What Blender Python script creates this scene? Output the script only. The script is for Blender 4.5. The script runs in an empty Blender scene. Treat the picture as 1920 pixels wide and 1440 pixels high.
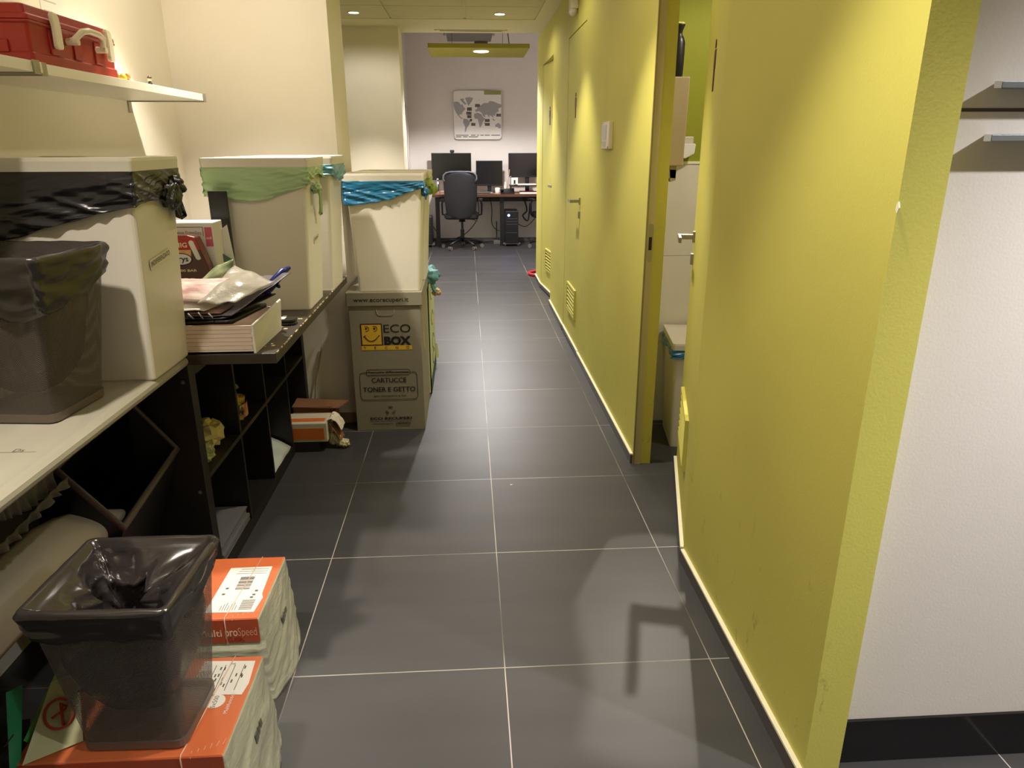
import bpy, bmesh, math, random
from mathutils import Vector, Matrix, noise
random.seed(7)
S = bpy.context.scene
COL = S.collection

# ------------------------------------------------------------------ camera
cam_d = bpy.data.cameras.new('camera'); cam = bpy.data.objects.new('camera', cam_d); COL.objects.link(cam)
cam_d.sensor_fit = 'HORIZONTAL'; cam_d.sensor_width = 36.0; cam_d.lens = 1333.32 * 36 / 1920
cam_d.clip_start = 0.02; cam_d.clip_end = 60
_p, _y, _r = -0.324731952, -0.0598666552, 0.00199890276
_M = Matrix.Rotation(_y, 3, 'Z') @ Matrix.Rotation(_p, 3, 'X') @ Matrix.Rotation(_r, 3, 'Y')
_c = Matrix(((1, 0, 0), (0, 0, -1), (0, 1, 0)))          # blender camera axes in (right, forward, up)
cam.matrix_world = Matrix.Translation((-0.07838, -1.67844, 1.42758)) @ (_M @ _c).to_4x4()
S.camera = cam

# ------------------------------------------------------------------ world, exposure
W = bpy.data.worlds.new('world'); S.world = W; W.use_nodes = True
W.node_tree.nodes['Background'].inputs[0].default_value = (0.9, 0.85, 0.75, 1)
W.node_tree.nodes['Background'].inputs[1].default_value = 0.0
S.view_settings.view_transform = 'Standard'; S.view_settings.look = 'None'
S.view_settings.exposure = 0.76; S.view_settings.gamma = 1.0; S.view_settings.use_curve_mapping = False
try:
    S.cycles.max_bounces = 10; S.cycles.diffuse_bounces = 6; S.cycles.glossy_bounces = 4
    S.cycles.transparent_max_bounces = 16; S.cycles.sample_clamp_indirect = 6; S.cycles.use_denoising = True
except Exception: pass

# ------------------------------------------------------------------ lights
def look(o, d):
    o.rotation_euler = Vector(d).to_track_quat('-Z', 'Y').to_euler()
def spot(name, loc, power, size, blend, color, d=(0, 0, -1), radius=0.035):
    l = bpy.data.lights.new(name, 'SPOT'); l.energy = power; l.spot_size = math.radians(size); l.spot_blend = blend
    l.color = color; l.shadow_soft_size = radius
    o = bpy.data.objects.new(name, l); COL.objects.link(o); o.location = loc; look(o, d); return o
def area(name, loc, power, sx, sy, color, d=(0, 0, -1)):
    l = bpy.data.lights.new(name, 'AREA'); l.energy = power; l.shape = 'RECTANGLE'; l.size = sx; l.size_y = sy
    l.color = color
    o = bpy.data.objects.new(name, l); COL.objects.link(o); o.location = loc; look(o, d); return o
WARM = (1.0, 0.90, 0.765); COOL = (1.0, 0.965, 0.94)
DOWN = [(0.219, 4.888, .9), (0.219, 3.09, .85), (0.219, 1.29, .85), (0.219, -0.51, .8),
        (-0.978, 4.871, 1.7), (-0.978, 1.22, 1.25), (-0.978, -0.55, .9), (-0.978, 3.09, 1.0)]
for x, y, k in DOWN:
    spot('downlight_beam', (x, y, 2.43), 64 * k, 80, 0.6, WARM)          # reflector cone of the recessed downlight
    spot('downlight_core', (x, y, 2.43), 20 * k, 48, 1.0, WARM)
    spot('downlight_spill', (x, y, 2.43), 6 * k, 165, 0.4, WARM)         # its wide spill
spot('near_room_beam', (1.75, -1.25, 2.43), 150, 125, 0.7, COOL)
spot('near_room_beam', (-0.978, -2.35, 2.43), 40, 110, 0.7, WARM)
spot('panel_lamp_beam', (0.11, 7.22, 2.415), 250, 150, 0.25, (1.0, 0.95, 0.94), radius=0.085)
spot('office_beam', (2.2, 7.6, 2.6), 40, 150, 0.4, (1.0, 0.95, 0.94), radius=0.1)
spot('bathroom_ceiling_beam', (1.35, 0.95, 2.38), 26, 160, 0.3, WARM, radius=0.05)
spot('tile_bounce_helper', (0.998, 1.84, 1.70), 40, 20, 0.25, WARM, d=(-0.49, -1.60, -1.70), radius=0.008)  # added spot, stands in for light reflected off the glossy bathroom tiles

# ------------------------------------------------------------------ materials
def lin(c):
    return tuple(((v / 255 + 0.055) / 1.055) ** 2.4 if v / 255 > 0.04045 else v / 255 / 12.92 for v in c) + (1.0,)
MATS = {}
def mat(name, rgb, rough=0.5, metal=0.0, spec=0.5, var=0.0, vscale=8.0, bump=0.0, bscale=60.0, stretch=(1, 1, 1),
        coat=0.0, emit=0.0, alpha=1.0, rgb2=None, detail=4.0, bdist=0.01, ridged=False):
    if name in MATS: return MATS[name]
    m = bpy.data.materials.new(name); m.use_nodes = True; nt = m.node_tree; b = nt.nodes['Principled BSDF']
    c = lin(rgb)
    b.inputs['Base Color'].default_value = c; b.inputs['Roughness'].default_value = rough
    b.inputs['Metallic'].default_value = metal; b.inputs['Specular IOR Level'].default_value = spec
    b.inputs['Coat Weight'].default_value = coat; b.inputs['Alpha'].default_value = alpha
    b.inputs['Coat Roughness'].default_value = 0.08
    tc = nt.nodes.new('ShaderNodeTexCoord'); mp = nt.nodes.new('ShaderNodeMapping')
    nt.links.new(tc.outputs['Object'], mp.inputs[0]); mp.inputs['Scale'].default_value = stretch
    if var > 0 or rgb2:
        n = nt.nodes.new('ShaderNodeTexNoise'); n.inputs['Scale'].default_value = vscale; n.inputs['Detail'].default_value = detail
        nt.links.new(mp.outputs[0], n.inputs['Vector'])
        r = nt.nodes.new('ShaderNodeValToRGB')
        if rgb2: c2 = lin(rgb2)
        else: c2 = tuple(v * (1 - var) for v in c[:3]) + (1,)
        r.color_ramp.elements[0].position = 0.35; r.color_ramp.elements[0].color = c2
        r.color_ramp.elements[1].position = 0.65; r.color_ramp.elements[1].color = c
        nt.links.new(n.outputs['Fac'], r.inputs[0]); nt.links.new(r.outputs[0], b.inputs['Base Color'])
    if bump > 0:
        n2 = nt.nodes.new('ShaderNodeTexNoise'); n2.inputs['Scale'].default_value = bscale; n2.inputs['Detail'].default_value = 3 if ridged else 5
        if ridged: n2.noise_type = 'RIDGED_MULTIFRACTAL'; n2.inputs['Lacunarity'].default_value = 2.2
        nt.links.new(mp.outputs[0], n2.inputs['Vector'])
        bp = nt.nodes.new('ShaderNodeBump'); bp.inputs['Strength'].default_value = bump; bp.inputs['Distance'].default_value = bdist
        nt.links.new(n2.outputs['Fac'], bp.inputs['Height']); nt.links.new(bp.outputs[0], b.inputs['Normal'])
    if emit > 0:
        b.inputs['Emission Color'].default_value = c; b.inputs['Emission Strength'].default_value = emit
    MATS[name] = m; return m

def floor_mat():
    m = bpy.data.materials.new('slate_tile'); m.use_nodes = True; nt = m.node_tree; b = nt.nodes['Principled BSDF']; L = nt.links.new
    N = nt.nodes.new
    g = N('ShaderNodeNewGeometry'); sx = N('ShaderNodeSeparateXYZ'); L(g.outputs['Position'], sx.inputs[0])
    def mth(op, a, bb=None):
        n = N('ShaderNodeMath'); n.operation = op
        for i, v in enumerate((a, bb)):
            if v is None: continue
            if isinstance(v, (int, float)): n.inputs[i].default_value = v
            else: L(v, n.inputs[i])
        return n.outputs[0]
    def line(coord, size, w):
        f = mth('FRACT', mth('ADD', mth('DIVIDE', coord, size), 20.5))
        return mth('LESS_THAN', mth('ABSOLUTE', mth('SUBTRACT', f, 0.5)), w / size / 2)
    gl = mth('MAXIMUM', line(sx.outputs[0], 0.6, 0.0032), line(sx.outputs[1], 0.6102, 0.0036))
    n = N('ShaderNodeTexNoise'); n.inputs['Scale'].default_value = 3.0; n.inputs['Detail'].default_value = 6
    mp = N('ShaderNodeMapping'); mp.inputs['Scale'].default_value = (0.35, 2.2, 1); L(g.outputs['Position'], mp.inputs[0]); L(mp.outputs[0], n.inputs['Vector'])
    r = N('ShaderNodeValToRGB'); r.color_ramp.elements[0].position = 0.3; r.color_ramp.elements[1].position = 0.7
    r.color_ramp.elements[0].color = lin((57, 56, 58)); r.color_ramp.elements[1].color = lin((66, 65, 66)); L(n.outputs['Fac'], r.inputs[0])
    n3 = N('ShaderNodeTexNoise'); n3.inputs['Scale'].default_value = 1.2; L(g.outputs['Position'], n3.inputs['Vector'])
    gr = N('ShaderNodeValToRGB'); gr.color_ramp.elements[0].position = 0.40; gr.color_ramp.elements[1].position = 0.55
    gr.color_ramp.elements[0].color = lin((84, 80, 76)); gr.color_ramp.elements[1].color = lin((178, 170, 162)); L(n3.outputs['Fac'], gr.inputs[0])
    mx = N('ShaderNodeMix'); mx.data_type = 'RGBA'; L(gl, mx.inputs[0]); L(r.outputs[0], mx.inputs[6]); L(gr.outputs[0], mx.inputs[7])
    L(mx.outputs[2], b.inputs['Base Color'])
    b.inputs['Roughness'].default_value = 0.43; b.inputs['Specular IOR Level'].default_value = 0.42
    n2 = N('ShaderNodeTexNoise'); n2.inputs['Scale'].default_value = 320; L(g.outputs['Position'], n2.inputs['Vector'])
    h = mth('SUBTRACT', mth('MULTIPLY', n2.outputs['Fac'], 0.12), gl)
    bp = N('ShaderNodeBump'); bp.inputs['Strength'].default_value = 0.35; bp.inputs['Distance'].default_value = 0.0012; L(h, bp.inputs['Height']); L(bp.outputs[0], b.inputs['Normal'])
    return m

def paint_mat(name, rgb, dirt=0.0):
    """wall paint with roller texture; dirt = scuff marks low on the wall"""
    m = bpy.data.materials.new(name); m.use_nodes = True; nt = m.node_tree; b = nt.nodes['Principled BSDF']; L = nt.links.new; N = nt.nodes.new
    b.inputs['Roughness'].default_value = 0.62; b.inputs['Specular IOR Level'].default_value = 0.3
    g = N('ShaderNodeNewGeometry')
    n = N('ShaderNodeTexNoise'); n.inputs['Scale'].default_value = 2.5; n.inputs['Detail'].default_value = 3; L(g.outputs['Position'], n.inputs['Vector'])
    r = N('ShaderNodeValToRGB'); r.color_ramp.elements[0].position = 0.3; r.color_ramp.elements[1].position = 0.7
    c = lin(rgb); r.color_ramp.elements[0].color = tuple(v * 0.95 for v in c[:3]) + (1,); r.color_ramp.elements[1].color = c
    L(n.outputs['Fac'], r.inputs[0]); out = r.outputs[0]
    if dirt > 0:
        mp = N('ShaderNodeMapping'); mp.inputs['Scale'].default_value = (9, 9, 3.2); L(g.outputs['Position'], mp.inputs[0])
        d = N('ShaderNodeTexNoise'); d.inputs['Scale'].default_value = 2.2; d.inputs['Detail'].default_value = 8; d.inputs['Roughness'].default_value = 0.75; L(mp.outputs[0], d.inputs['Vector'])
        rr = N('ShaderNodeValToRGB'); rr.color_ramp.elements[0].position = 0.60; rr.color_ramp.elements[1].position = 0.72
        rr.color_ramp.elements[0].color = (0, 0, 0, 1); rr.color_ramp.elements[1].color = (1, 1, 1, 1); L(d.outputs['Fac'], rr.inputs[0])
        s = N('ShaderNodeSeparateXYZ'); L(g.outputs['Position'], s.inputs[0])
        mr = N('ShaderNodeMapRange'); mr.inputs[1].default_value = 0.05; mr.inputs[2].default_value = 0.65; mr.inputs[3].default_value = dirt; mr.inputs[4].default_value = dirt * 0.06; L(s.outputs[2], mr.inputs[0])
        mu = N('ShaderNodeMath'); mu.operation = 'MULTIPLY'; L(rr.outputs[0], mu.inputs[0]); L(mr.outputs[0], mu.inputs[1])
        mx = N('ShaderNodeMix'); mx.data_type = 'RGBA'; L(mu.outputs[0], mx.inputs[0]); L(out, mx.inputs[6]); mx.inputs[7].default_value = lin((96, 80, 40)); out = mx.outputs[2]
    L(out, b.inputs['Base Color'])
    n2 = N('ShaderNodeTexNoise'); n2.inputs['Scale'].default_value = 170; n2.inputs['Detail'].default_value = 3; L(g.outputs['Position'], n2.inputs['Vector'])
    bp = N('ShaderNodeBump'); bp.inputs['Strength'].default_value = 0.2; bp.inputs['Distance'].default_value = 0.0015; L(n2.outputs['Fac'], bp.inputs['Height']); L(bp.outputs[0], b.inputs['Normal'])
    MATS[name] = m; return m

def mesh_mat():
    """woven wire mesh of the waste baskets: holes cut by a diagonal grid in the wall's own metre UVs"""
    m = bpy.data.materials.new('wire_mesh'); m.use_nodes = True; nt = m.node_tree; b = nt.nodes['Principled BSDF']; L = nt.links.new; N = nt.nodes.new
    b.inputs['Base Color'].default_value = lin((112, 104, 98)); b.inputs['Metallic'].default_value = 0.35; b.inputs['Roughness'].default_value = 0.42
    uv = N('ShaderNodeUVMap'); s = N('ShaderNodeSeparateXYZ'); L(uv.outputs[0], s.inputs[0])
    def mth(op, a, bb=None):
        n = N('ShaderNodeMath'); n.operation = op
        for i, v in enumerate((a, bb)):
            if v is None: continue
            if isinstance(v, (int, float)): n.inputs[i].default_value = v
            else: L(v, n.inputs[i])
        return n.outputs[0]
    k = 1 / 0.0042
    a = mth('FRACT', mth('MULTIPLY', mth('ADD', s.outputs[0], s.outputs[1]), k)); c = mth('FRACT', mth('MULTIPLY', mth('ADD', mth('SUBTRACT', s.outputs[0], s.outputs[1]), 10.0), k))
    wire = mth('MAXIMUM', mth('LESS_THAN', a, 0.34), mth('LESS_THAN', c, 0.34))
    L(wire, b.inputs['Alpha']); MATS['wire_mesh'] = m; return m

M_FLOOR = floor_mat()
M_WHITE = paint_mat('white_paint', (236, 230, 216)); M_WHITEC = paint_mat('white_office_paint', (226, 220, 214))
M_YEL = paint_mat('yellow_paint', (209, 203, 102)); M_YELD = paint_mat('yellow_paint_scuffed', (209, 203, 102), dirt=0.9)
M_GREEN = paint_mat('green_paint', (146, 150, 40))
M_MESH = mesh_mat()
M_BIN = mat('bin_plastic', (232, 226, 212), 0.38, bump=0.05, bscale=40)
M_BLACKBAG = mat('black_bag_film', (38, 36, 40), 0.27, spec=0.7, bump=0.8, bscale=9, stretch=(0.35, 0.35, 2.6), bdist=0.006, ridged=True)
M_GREENBAG = mat('green_bag_film', (176, 206, 156), 0.42, bump=0.6, bscale=10, stretch=(0.4, 0.4, 2.5), bdist=0.015)
M_BLUEBAG = mat('blue_bag_film', (30, 112, 156), 0.24, spec=0.8, bump=0.9, bscale=10, stretch=(0.3, 0.3, 4), bdist=0.006, ridged=True)
M_BLUEPALE = mat('pale_blue_bag_film', (112, 170, 190), 0.35, bump=0.5, bscale=40)
M_SMOKEBAG = mat('smoky_bag_film', (48, 44, 43), 0.26, spec=0.7, bump=0.8, bscale=11, stretch=(0.6, 0.6, 1.8), bdist=0.006, ridged=True)
M_BLACKWOOD = mat('black_brown_veneer', (31, 27, 26), 0.45, var=0.3, vscale=12, stretch=(1, 0.1, 1))
M_SLAB = mat('dark_worn_laminate', (62, 54, 44), 0.45, var=0.25, vscale=9)
M_WORKTOP = mat('grey_worktop', (176, 172, 156), 0.35, var=0.12, vscale=6, stretch=(2, 0.4, 1))
M_SHELF = mat('white_shelf_laminate', (238, 233, 218), 0.4, var=0.02)
M_STEEL = mat('brushed_steel', (170, 165, 158), 0.32, metal=0.9, bump=0.1, bscale=200, stretch=(1, 1, 0.05))
M_DARK = mat('dark_plastic', (19, 18, 20), 0.4, var=0.15)
M_CHROME = mat('chrome', (190, 190, 192), 0.18, metal=1.0, var=0.02)
M_PAPER = mat('white_paper', (232, 229, 222), 0.6, var=0.04, bump=0.15, bscale=18)
M_INK = mat('black_ink', (28, 24, 22), 0.6, var=0.1)
M_BLUEP = mat('dark_blue_plastic', (22, 36, 120), 0.3, var=0.1)
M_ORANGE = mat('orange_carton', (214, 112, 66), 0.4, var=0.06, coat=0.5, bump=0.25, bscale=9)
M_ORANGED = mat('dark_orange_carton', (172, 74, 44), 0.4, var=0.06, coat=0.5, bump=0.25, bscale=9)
M_WRAP = mat('grey_ream_wrap', (178, 178, 156), 0.38, var=0.12, vscale=6, coat=0.5, bump=0.5, bscale=14, stretch=(1, 1, 3))
M_FILM = mat('clear_film_crease', (255, 214, 190), 0.15, alpha=0.55, var=0.1)
M_ECO = mat('grey_cardboard', (142, 136, 118), 0.6, var=0.06, vscale=5, bump=0.1, bscale=30)
M_ECOY = mat('yellow_print', (226, 182, 50), 0.6, var=0.03)
M_GREENC = mat('pale_green_carton', (206, 214, 160), 0.6, var=0.05); M_GREEND = mat('dark_green_print', (40, 78, 44), 0.6, var=0.1)
M_SKIRT = mat('slate_skirting', (88, 83, 80), 0.4, var=0.1, stretch=(1, 0.3, 1)); M_SKIRTBLK = mat('black_skirting', (20, 18, 20), 0.14, var=0.1)
M_LEDGE = mat('cream_ledge_paint', (240, 236, 208), 0.5, var=0.03)
M_CEIL = mat('ceiling_plaster', (226, 218, 184), 0.8, var=0.03); M_TILE = mat('ceiling_panel', (218, 210, 176), 0.85, var=0.04, bump=0.2, bscale=240)
M_GREY = mat('grey_paint_metal', (120, 114, 108), 0.5, metal=0.4, var=0.05)
M_LAMP = mat('lamp_glow', (255, 244, 220), 0.4, emit=14.0, var=0.0)
M_WTILE = mat('white_wall_tile', (224, 219, 206), 0.3, var=0.06, vscale=3, bump=0.1, bscale=6)
M_OLIVE = mat('olive_felt', (150, 142, 40), 0.85, var=0.08, bump=0.2, bscale=200)
M_RED = mat('red_plastic', (158, 38, 26), 0.42, var=0.08)
M_CREAM = mat('cream_plastic', (232, 222, 196), 0.4, var=0.03)
M_CARD = mat('brown_cardboard', (134, 92, 62), 0.75, var=0.15, bump=0.15, bscale=30); M_KRAFT = mat('cream_paper_bag', (216, 200, 140), 0.6, var=0.12, bump=0.5, bscale=26)

# ------------------------------------------------------------------ mesh builder
WM = {}
class B:
    def __init__(s): s.v = []; s.f = []; s.m = []; s.sm = []; s.uv = {}
    def add(s, vs, fs, m=0, sm=False):
        o = len(s.v); s.v += [Vector(v) for v in vs]
        for f in fs: s.f.append([i + o for i in f]); s.m.append(m); s.sm.append(sm)
        return s
    def box(s, x0, x1, y0, y1, z0, z1, m=0):
        return s.hexa([(x0, y0, z0), (x1, y0, z0), (x1, y1, z0), (x0, y1, z0), (x0, y0, z1), (x1, y0, z1), (x1, y1, z1), (x0, y1, z1)], m)
    def hexa(s, p, m=0):
        return s.add(p, [(3, 2, 1, 0), (4, 5, 6, 7), (0, 1, 5, 4), (1, 2, 6, 5), (2, 3, 7, 6), (3, 0, 4, 7)], m)
    def loft(s, rings, m=0, caps=(True, True), sm=False):
        n = len(rings[0]); vs = [p for r in rings for p in r]; fs = []
        for i in range(len(rings) - 1):
            for j in range(n): a = i * n + j; b = i * n + (j + 1) % n; fs.append((a, b, b + n, a + n))
        if caps[0]: fs.append(tuple(reversed(range(n))))
        if caps[1]: fs.append(tuple(range((len(rings) - 1) * n, len(rings) * n)))
        return s.add(vs, fs, m, sm)
    def cyl(s, a, b, r0, r1=None, n=20, m=0, sm=True, caps=True):
        a = Vector(a); b = Vector(b); r1 = r0 if r1 is None else r1; d = (b - a).normalized()
        u = d.orthogonal().normalized(); w = d.cross(u)
        R = lambda c, r: [c + (u * math.cos(t) + w * math.sin(t)) * r for t in [2 * math.pi * k / n for k in range(n)]]
        s.loft([R(a, r0), R(b, r1)], m, (False, False), sm)
        if caps:
            s.add(R(a, r0), [tuple(reversed(range(n)))], m); s.add(R(b, r1), [tuple(range(n))], m)
        return s
    def lathe(s, prof, n=24, m=0, c=(0, 0)):
        s.loft([[(c[0] + r * math.cos(2 * math.pi * k / n), c[1] + r * math.sin(2 * math.pi * k / n), z) for k in range(n)] for r, z in prof], m, (True, True), True); return s
    def tube(s, pts, r, n=8, m=0, closed=False):
        pts = [Vector(p) for p in pts]; rings = []; N = len(pts); up = None
        for i, p in enumerate(pts):
            a = pts[(i - 1) % N] if (closed or i > 0) else p; b = pts[(i + 1) % N] if (closed or i < N - 1) else p
            d = (b - a).normalized()
            if up is None: up = d.orthogonal().normalized()
            up = (up - d * up.dot(d)).normalized(); w = d.cross(up); rr = r[i] if isinstance(r, (list, tuple)) else r
            rings.append([p + (up * math.cos(t) + w * math.sin(t)) * rr for t in [2 * math.pi * k / n for k in range(n)]])
        if closed: rings.append(rings[0])
        return s.loft(rings, m, (not closed, not closed), True)
    def grid(s, fn, nu, nv, m=0, sm=True, wrap=False):
        vs = [fn(i / nu, j / nv) for j in range(nv + 1) for i in range(nu + 1)]
        fs = [(j * (nu + 1) + i, j * (nu + 1) + i + 1, (j + 1) * (nu + 1) + i + 1, (j + 1) * (nu + 1) + i) for j in range(nv) for i in range(nu)]
        return s.add(vs, fs, m, sm)
    def prism(s, pts, o, x, y, d, m=0):
        """2-D outline pts in the frame (o,x,y), thickened by the vector d"""
        o = Vector(o); x = Vector(x); y = Vector(y); d = Vector(d); n = len(pts)
        a = [o + x * p[0] + y * p[1] for p in pts]; b = [q + d for q in a]
        return s.add(a + b, [tuple(reversed(range(n))), tuple(range(n, 2 * n))] + [(i, (i + 1) % n, n + (i + 1) % n, n + i) for i in range(n)], m)
    def text(s, t, o, x, y, size, m=0, bold=0.0, width=None, align='LEFT', out=0.0):
        c = bpy.data.curves.new('t', 'FONT'); c.body = t; c.size = 1.0; c.offset = bold; c.align_x = align; c.resolution_u = 3; c.extrude = 0.0
        ob = bpy.data.objects.new('t', c); COL.objects.link(ob); dg = bpy.context.evaluated_depsgraph_get(); me = bpy.data.meshes.new_from_object(ob.evaluated_get(dg))
        xs = [v.co.x for v in me.vertices] or [0]; k = size
        kx = (width / (max(xs) - min(xs))) if width else k
        x0 = min(xs) if align == 'LEFT' else (min(xs) + max(xs)) / 2
        o = Vector(o); x = Vector(x).normalized(); y = Vector(y).normalized(); nrm = x.cross(y)
        s.add([o + x * ((v.co.x - x0) * kx) + y * (v.co.y * k) + nrm * out for v in me.vertices], [tuple(p.vertices) for p in me.polygons], m)
        COL.objects.unlink(ob); bpy.data.objects.remove(ob); bpy.data.meshes.remove(me); bpy.data.curves.remove(c)
        return s
    def build(s, name, mats, parent=None, world=False, bevel=0.0, solid=0.0, label=None, segs=2, weld=False, origin=None):
        me = bpy.data.meshes.new(name); T = Matrix.Identity(4)
        if parent is not None and world: T = WM[root(parent).name].inverted()
        vs = [T @ v for v in s.v]; loc = Vector((0, 0, 0))
        if parent is None:
            xs = [v.x for v in vs]; ys = [v.y for v in vs]; zs = [v.z for v in vs]
            loc = Vector(((min(xs) + max(xs)) / 2, (min(ys) + max(ys)) / 2, min(zs))); vs = [v - loc for v in vs]
        me.from_pydata([tuple(v) for v in vs], [], s.f)
        for k in (mats if isinstance(mats, (list, tuple)) else [mats]): me.materials.append(k)
        for p, mi, sm in zip(me.polygons, s.m, s.sm): p.material_index = mi; p.use_smooth = sm
        if s.uv:
            l = me.uv_layers.new(name='UVMap')
            for p in me.polygons:
                for li in p.loop_indices:
                    l.data[li].uv = s.uv.get(me.loops[li].vertex_index, (0, 0))
        me.validate(); bm = bmesh.new(); bm.from_mesh(me)
        if weld: bmesh.ops.remove_doubles(bm, verts=bm.verts, dist=1e-5)
        bmesh.ops.recalc_face_normals(bm, faces=bm.faces) if not solid else None
        bm.to_mesh(me); bm.free()
        o = bpy.data.objects.new(name, me); COL.objects.link(o); o.location = loc
        if parent is not None: o.parent = parent
        else: WM[o.name] = Matrix.Translation(loc)
        if solid:
            q = o.modifiers.new('solid', 'SOLIDIFY'); q.thickness = solid; q.offset = 0
        if bevel:
            q = o.modifiers.new('bevel', 'BEVEL'); q.width = bevel; q.segments = segs; q.limit_method = 'ANGLE'; q.angle_limit = math.radians(40)
        if label: o['label'] = label
        return o
def root(o):
    while o.parent is not None: o = o.parent
    return o
def tag(o, label, cat, group=None, kind=None):
    o['label'] = label; o['category'] = cat
    if group: o['group'] = group
    if kind: o['kind'] = kind
    return o
def thing(name, label, cat, loc, rz=0.0, group=None):
    o = bpy.data.objects.new(name, None); COL.objects.link(o); o.location = loc; o.rotation_euler = (0, 0, rz)
    WM[o.name] = Matrix.Translation(loc) @ Matrix.Rotation(rz, 4, 'Z'); return tag(o, label, cat, group)
def struct(o): o['kind'] = 'structure'; return o
def N3(x, y, z): return noise.noise(Vector((x, y, z)))
def rrect(hx, hy, r, z, n=4, cx=0, cy=0):
    out = []
    for sx, sy, a0 in ((1, 1, 0), (-1, 1, 90), (-1, -1, 180), (1, -1, 270)):
        for k in range(n + 1):
            a = math.radians(a0 + 90 * k / n); out.append((cx + sx * (hx - r) + r * math.cos(a), cy + sy * (hy - r) + r * math.sin(a), z))
    return out
X, Y, Z = Vector((1, 0, 0)), Vector((0, 1, 0)), Vector((0, 0, 1))

# ================================================================== SETTING
struct(B().box(-3.6, 3.4, -4.2, 9.75, -0.08, 0).build('floor', M_FLOOR))
# corridor ceiling: plaster slab with panels set in it, gaps between panels
b = B(); b.box(-3.6, 3.4, -4.2, 5.97, 2.468, 2.6, 0)
for x0, x1 in ((-2.54, -1.955), (-1.93, -1.345), (-1.32, -0.712), (-0.70, -0.084), (-0.058, 0.53)):
    for k in range(14):
        y1 = 5.165 - 0.6 * k; b.box(x0, x1, y1 - 0.588, y1, 2.458, 2.47, 1)
b.box(-3.6, 3.4, 5.177, 5.97, 2.456, 2.47, 0); b.box(0.542, 3.4, -4.2, 5.177, 2.456, 2.47, 0)
struct(b.build('ceiling', [M_CEIL, M_TILE]))
b = B(); b.box(-3.6, 3.4, 5.97, 9.75, 3.1, 3.2); b.box(-3.6, 3.4, 5.965, 5.97, 2.456, 3.1)
struct(b.build('ceiling_office', M_WHITEC))
# right wall (yellow, 8 cm thick) with three door openings
XW, XB = 0.671, 0.754; DH = 2.15
b = B()
for y0, y1 in ((-0.445, 0.52), (1.34, 3.095), (3.905, 4.86), (5.72, 6.28)): b.box(XW, XB, y0, y1, 0, 2.46)
for y0, y1 in ((0.52, 1.34), (3.095, 3.905), (4.86, 5.72)): b.box(XW, XB, y0, y1, DH, 2.46)
wr_ = struct(b.build('wall_right', M_YELD))
b = B(); b.prism([(-.447, 1.312), (-.441, 1.318), (-.442, 1.328), (-.447, 1.332), (-.451, 1.322)], (XW - .0006, 0, 0), Y, Z, (.002, 0, 0)); b.build('paint_chip', M_LEDGE, wr_, world=True)
struct(B().box(XB, 3.4, 6.2, 6.28, 0, 3.1).build('wall_office_near', M_WHITEC))
b = B(); b.box(XB + 0.0005, 3.4, -0.375, -0.30, 0, 2.46); struct(b.build('wall_near_right', M_WHITEC))
struct(B().box(XB + 0.001, 3.4, -0.3762, -0.37, 1.4815, 1.4875).build('trim_1', mat('wall_joint', (84, 70, 64), 0.6, var=0.05)))
struct(B().box(XB + 0.001, 3.4, -0.383, -0.374, 0, 0.125).build('baseboard_near', M_SKIRTBLK, bevel=0.001))
for i, (y0, y1) in enumerate(((-0.445, 0.512), (1.345, 3.09), (3.91, 4.858), (5.722, 6.28))):
    b = B(); b.box(0.659, XW, y0, y1, 0, 0.044, 0); b.box(0.658, XW, y0, y1, 0.044, 0.051, 1)
    struct(b.build('baseboard_right', [M_SKIRT, M_LEDGE]))
# left wall, piers, column
struct(B().box(-1.55, -1.43, -4.2, 1.97, 0, 2.46).build('wall_left', M_WHITE))
struct(B().box(-1.55, -0.70, 1.97, 2.37, 0, 2.46).build('wall_pier', M_WHITE))
b = B(); b.box(-1.43, -0.70, 1.958, 1.97, 0, 0.055); struct(b.build('baseboard_pier', mat('beige_skirting', (150, 128, 98), 0.5, var=0.05)))
struct(B().box(-3.6, -0.685, 5.62, 5.97, 0, 2.46).build('wall_column', M_WHITE))
struct(B().box(-3.6, -3.5, 2.37, 5.62, 0, 2.46).build('wall_recess_left', M_WHITE))
struct(B().box(-3.6, -1.55, 2.37, 2.47, 0, 2.46).build('wall_recess_near', M_WHITE))
struct(B().box(-1.05, -0.93, 5.97, 9.6, 0, 3.1).build('wall_office_left', M_WHITEC))
struct(B().box(-1.05, 3.4, 9.6, 9.7, 0, 3.1).build('wall_far', M_WHITEC))
struct(B().box(3.3, 3.4, 6.28, 9.6, 0, 3.1).build('wall_office_right', M_WHITEC))
struct(B().box(-0.93, 3.3, 9.588, 9.6, 0, 0.05).build('baseboard_far', M_SKIRT))
struct(B().box(-3.6, 3.4, -4.3, -4.2, 0, 2.46).build('wall_back', M_WHITE))
struct(B().box(3.3, 3.4, -4.2, -0.375, 0, 2.46).build('wall_near_side', M_WHITE))
# bathroom
struct(B().box(XB, 2.4, 1.89, 1.97, 1.345, 2.46).build('wall_bathroom_back', M_GREEN))
b = B()
for k in range(3):
    for j in range(4): b.box(0.7545 + j * 0.42, 0.7545 + j * 0.42 + 0.418, 1.885, 1.97, k * 0.447, k * 0.447 + 0.4455)
struct(b.build('wall_bathroom_tiling', M_WTILE))
struct(B().box(XB, 2.4, 1.880, 1.89, 1.337, 1.349).build('trim_2', M_LEDGE))
struct(B().box(2.4, 2.5, -0.3, 1.97, 0, 2.46).build('wall_bathroom_right', M_WTILE))
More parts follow.
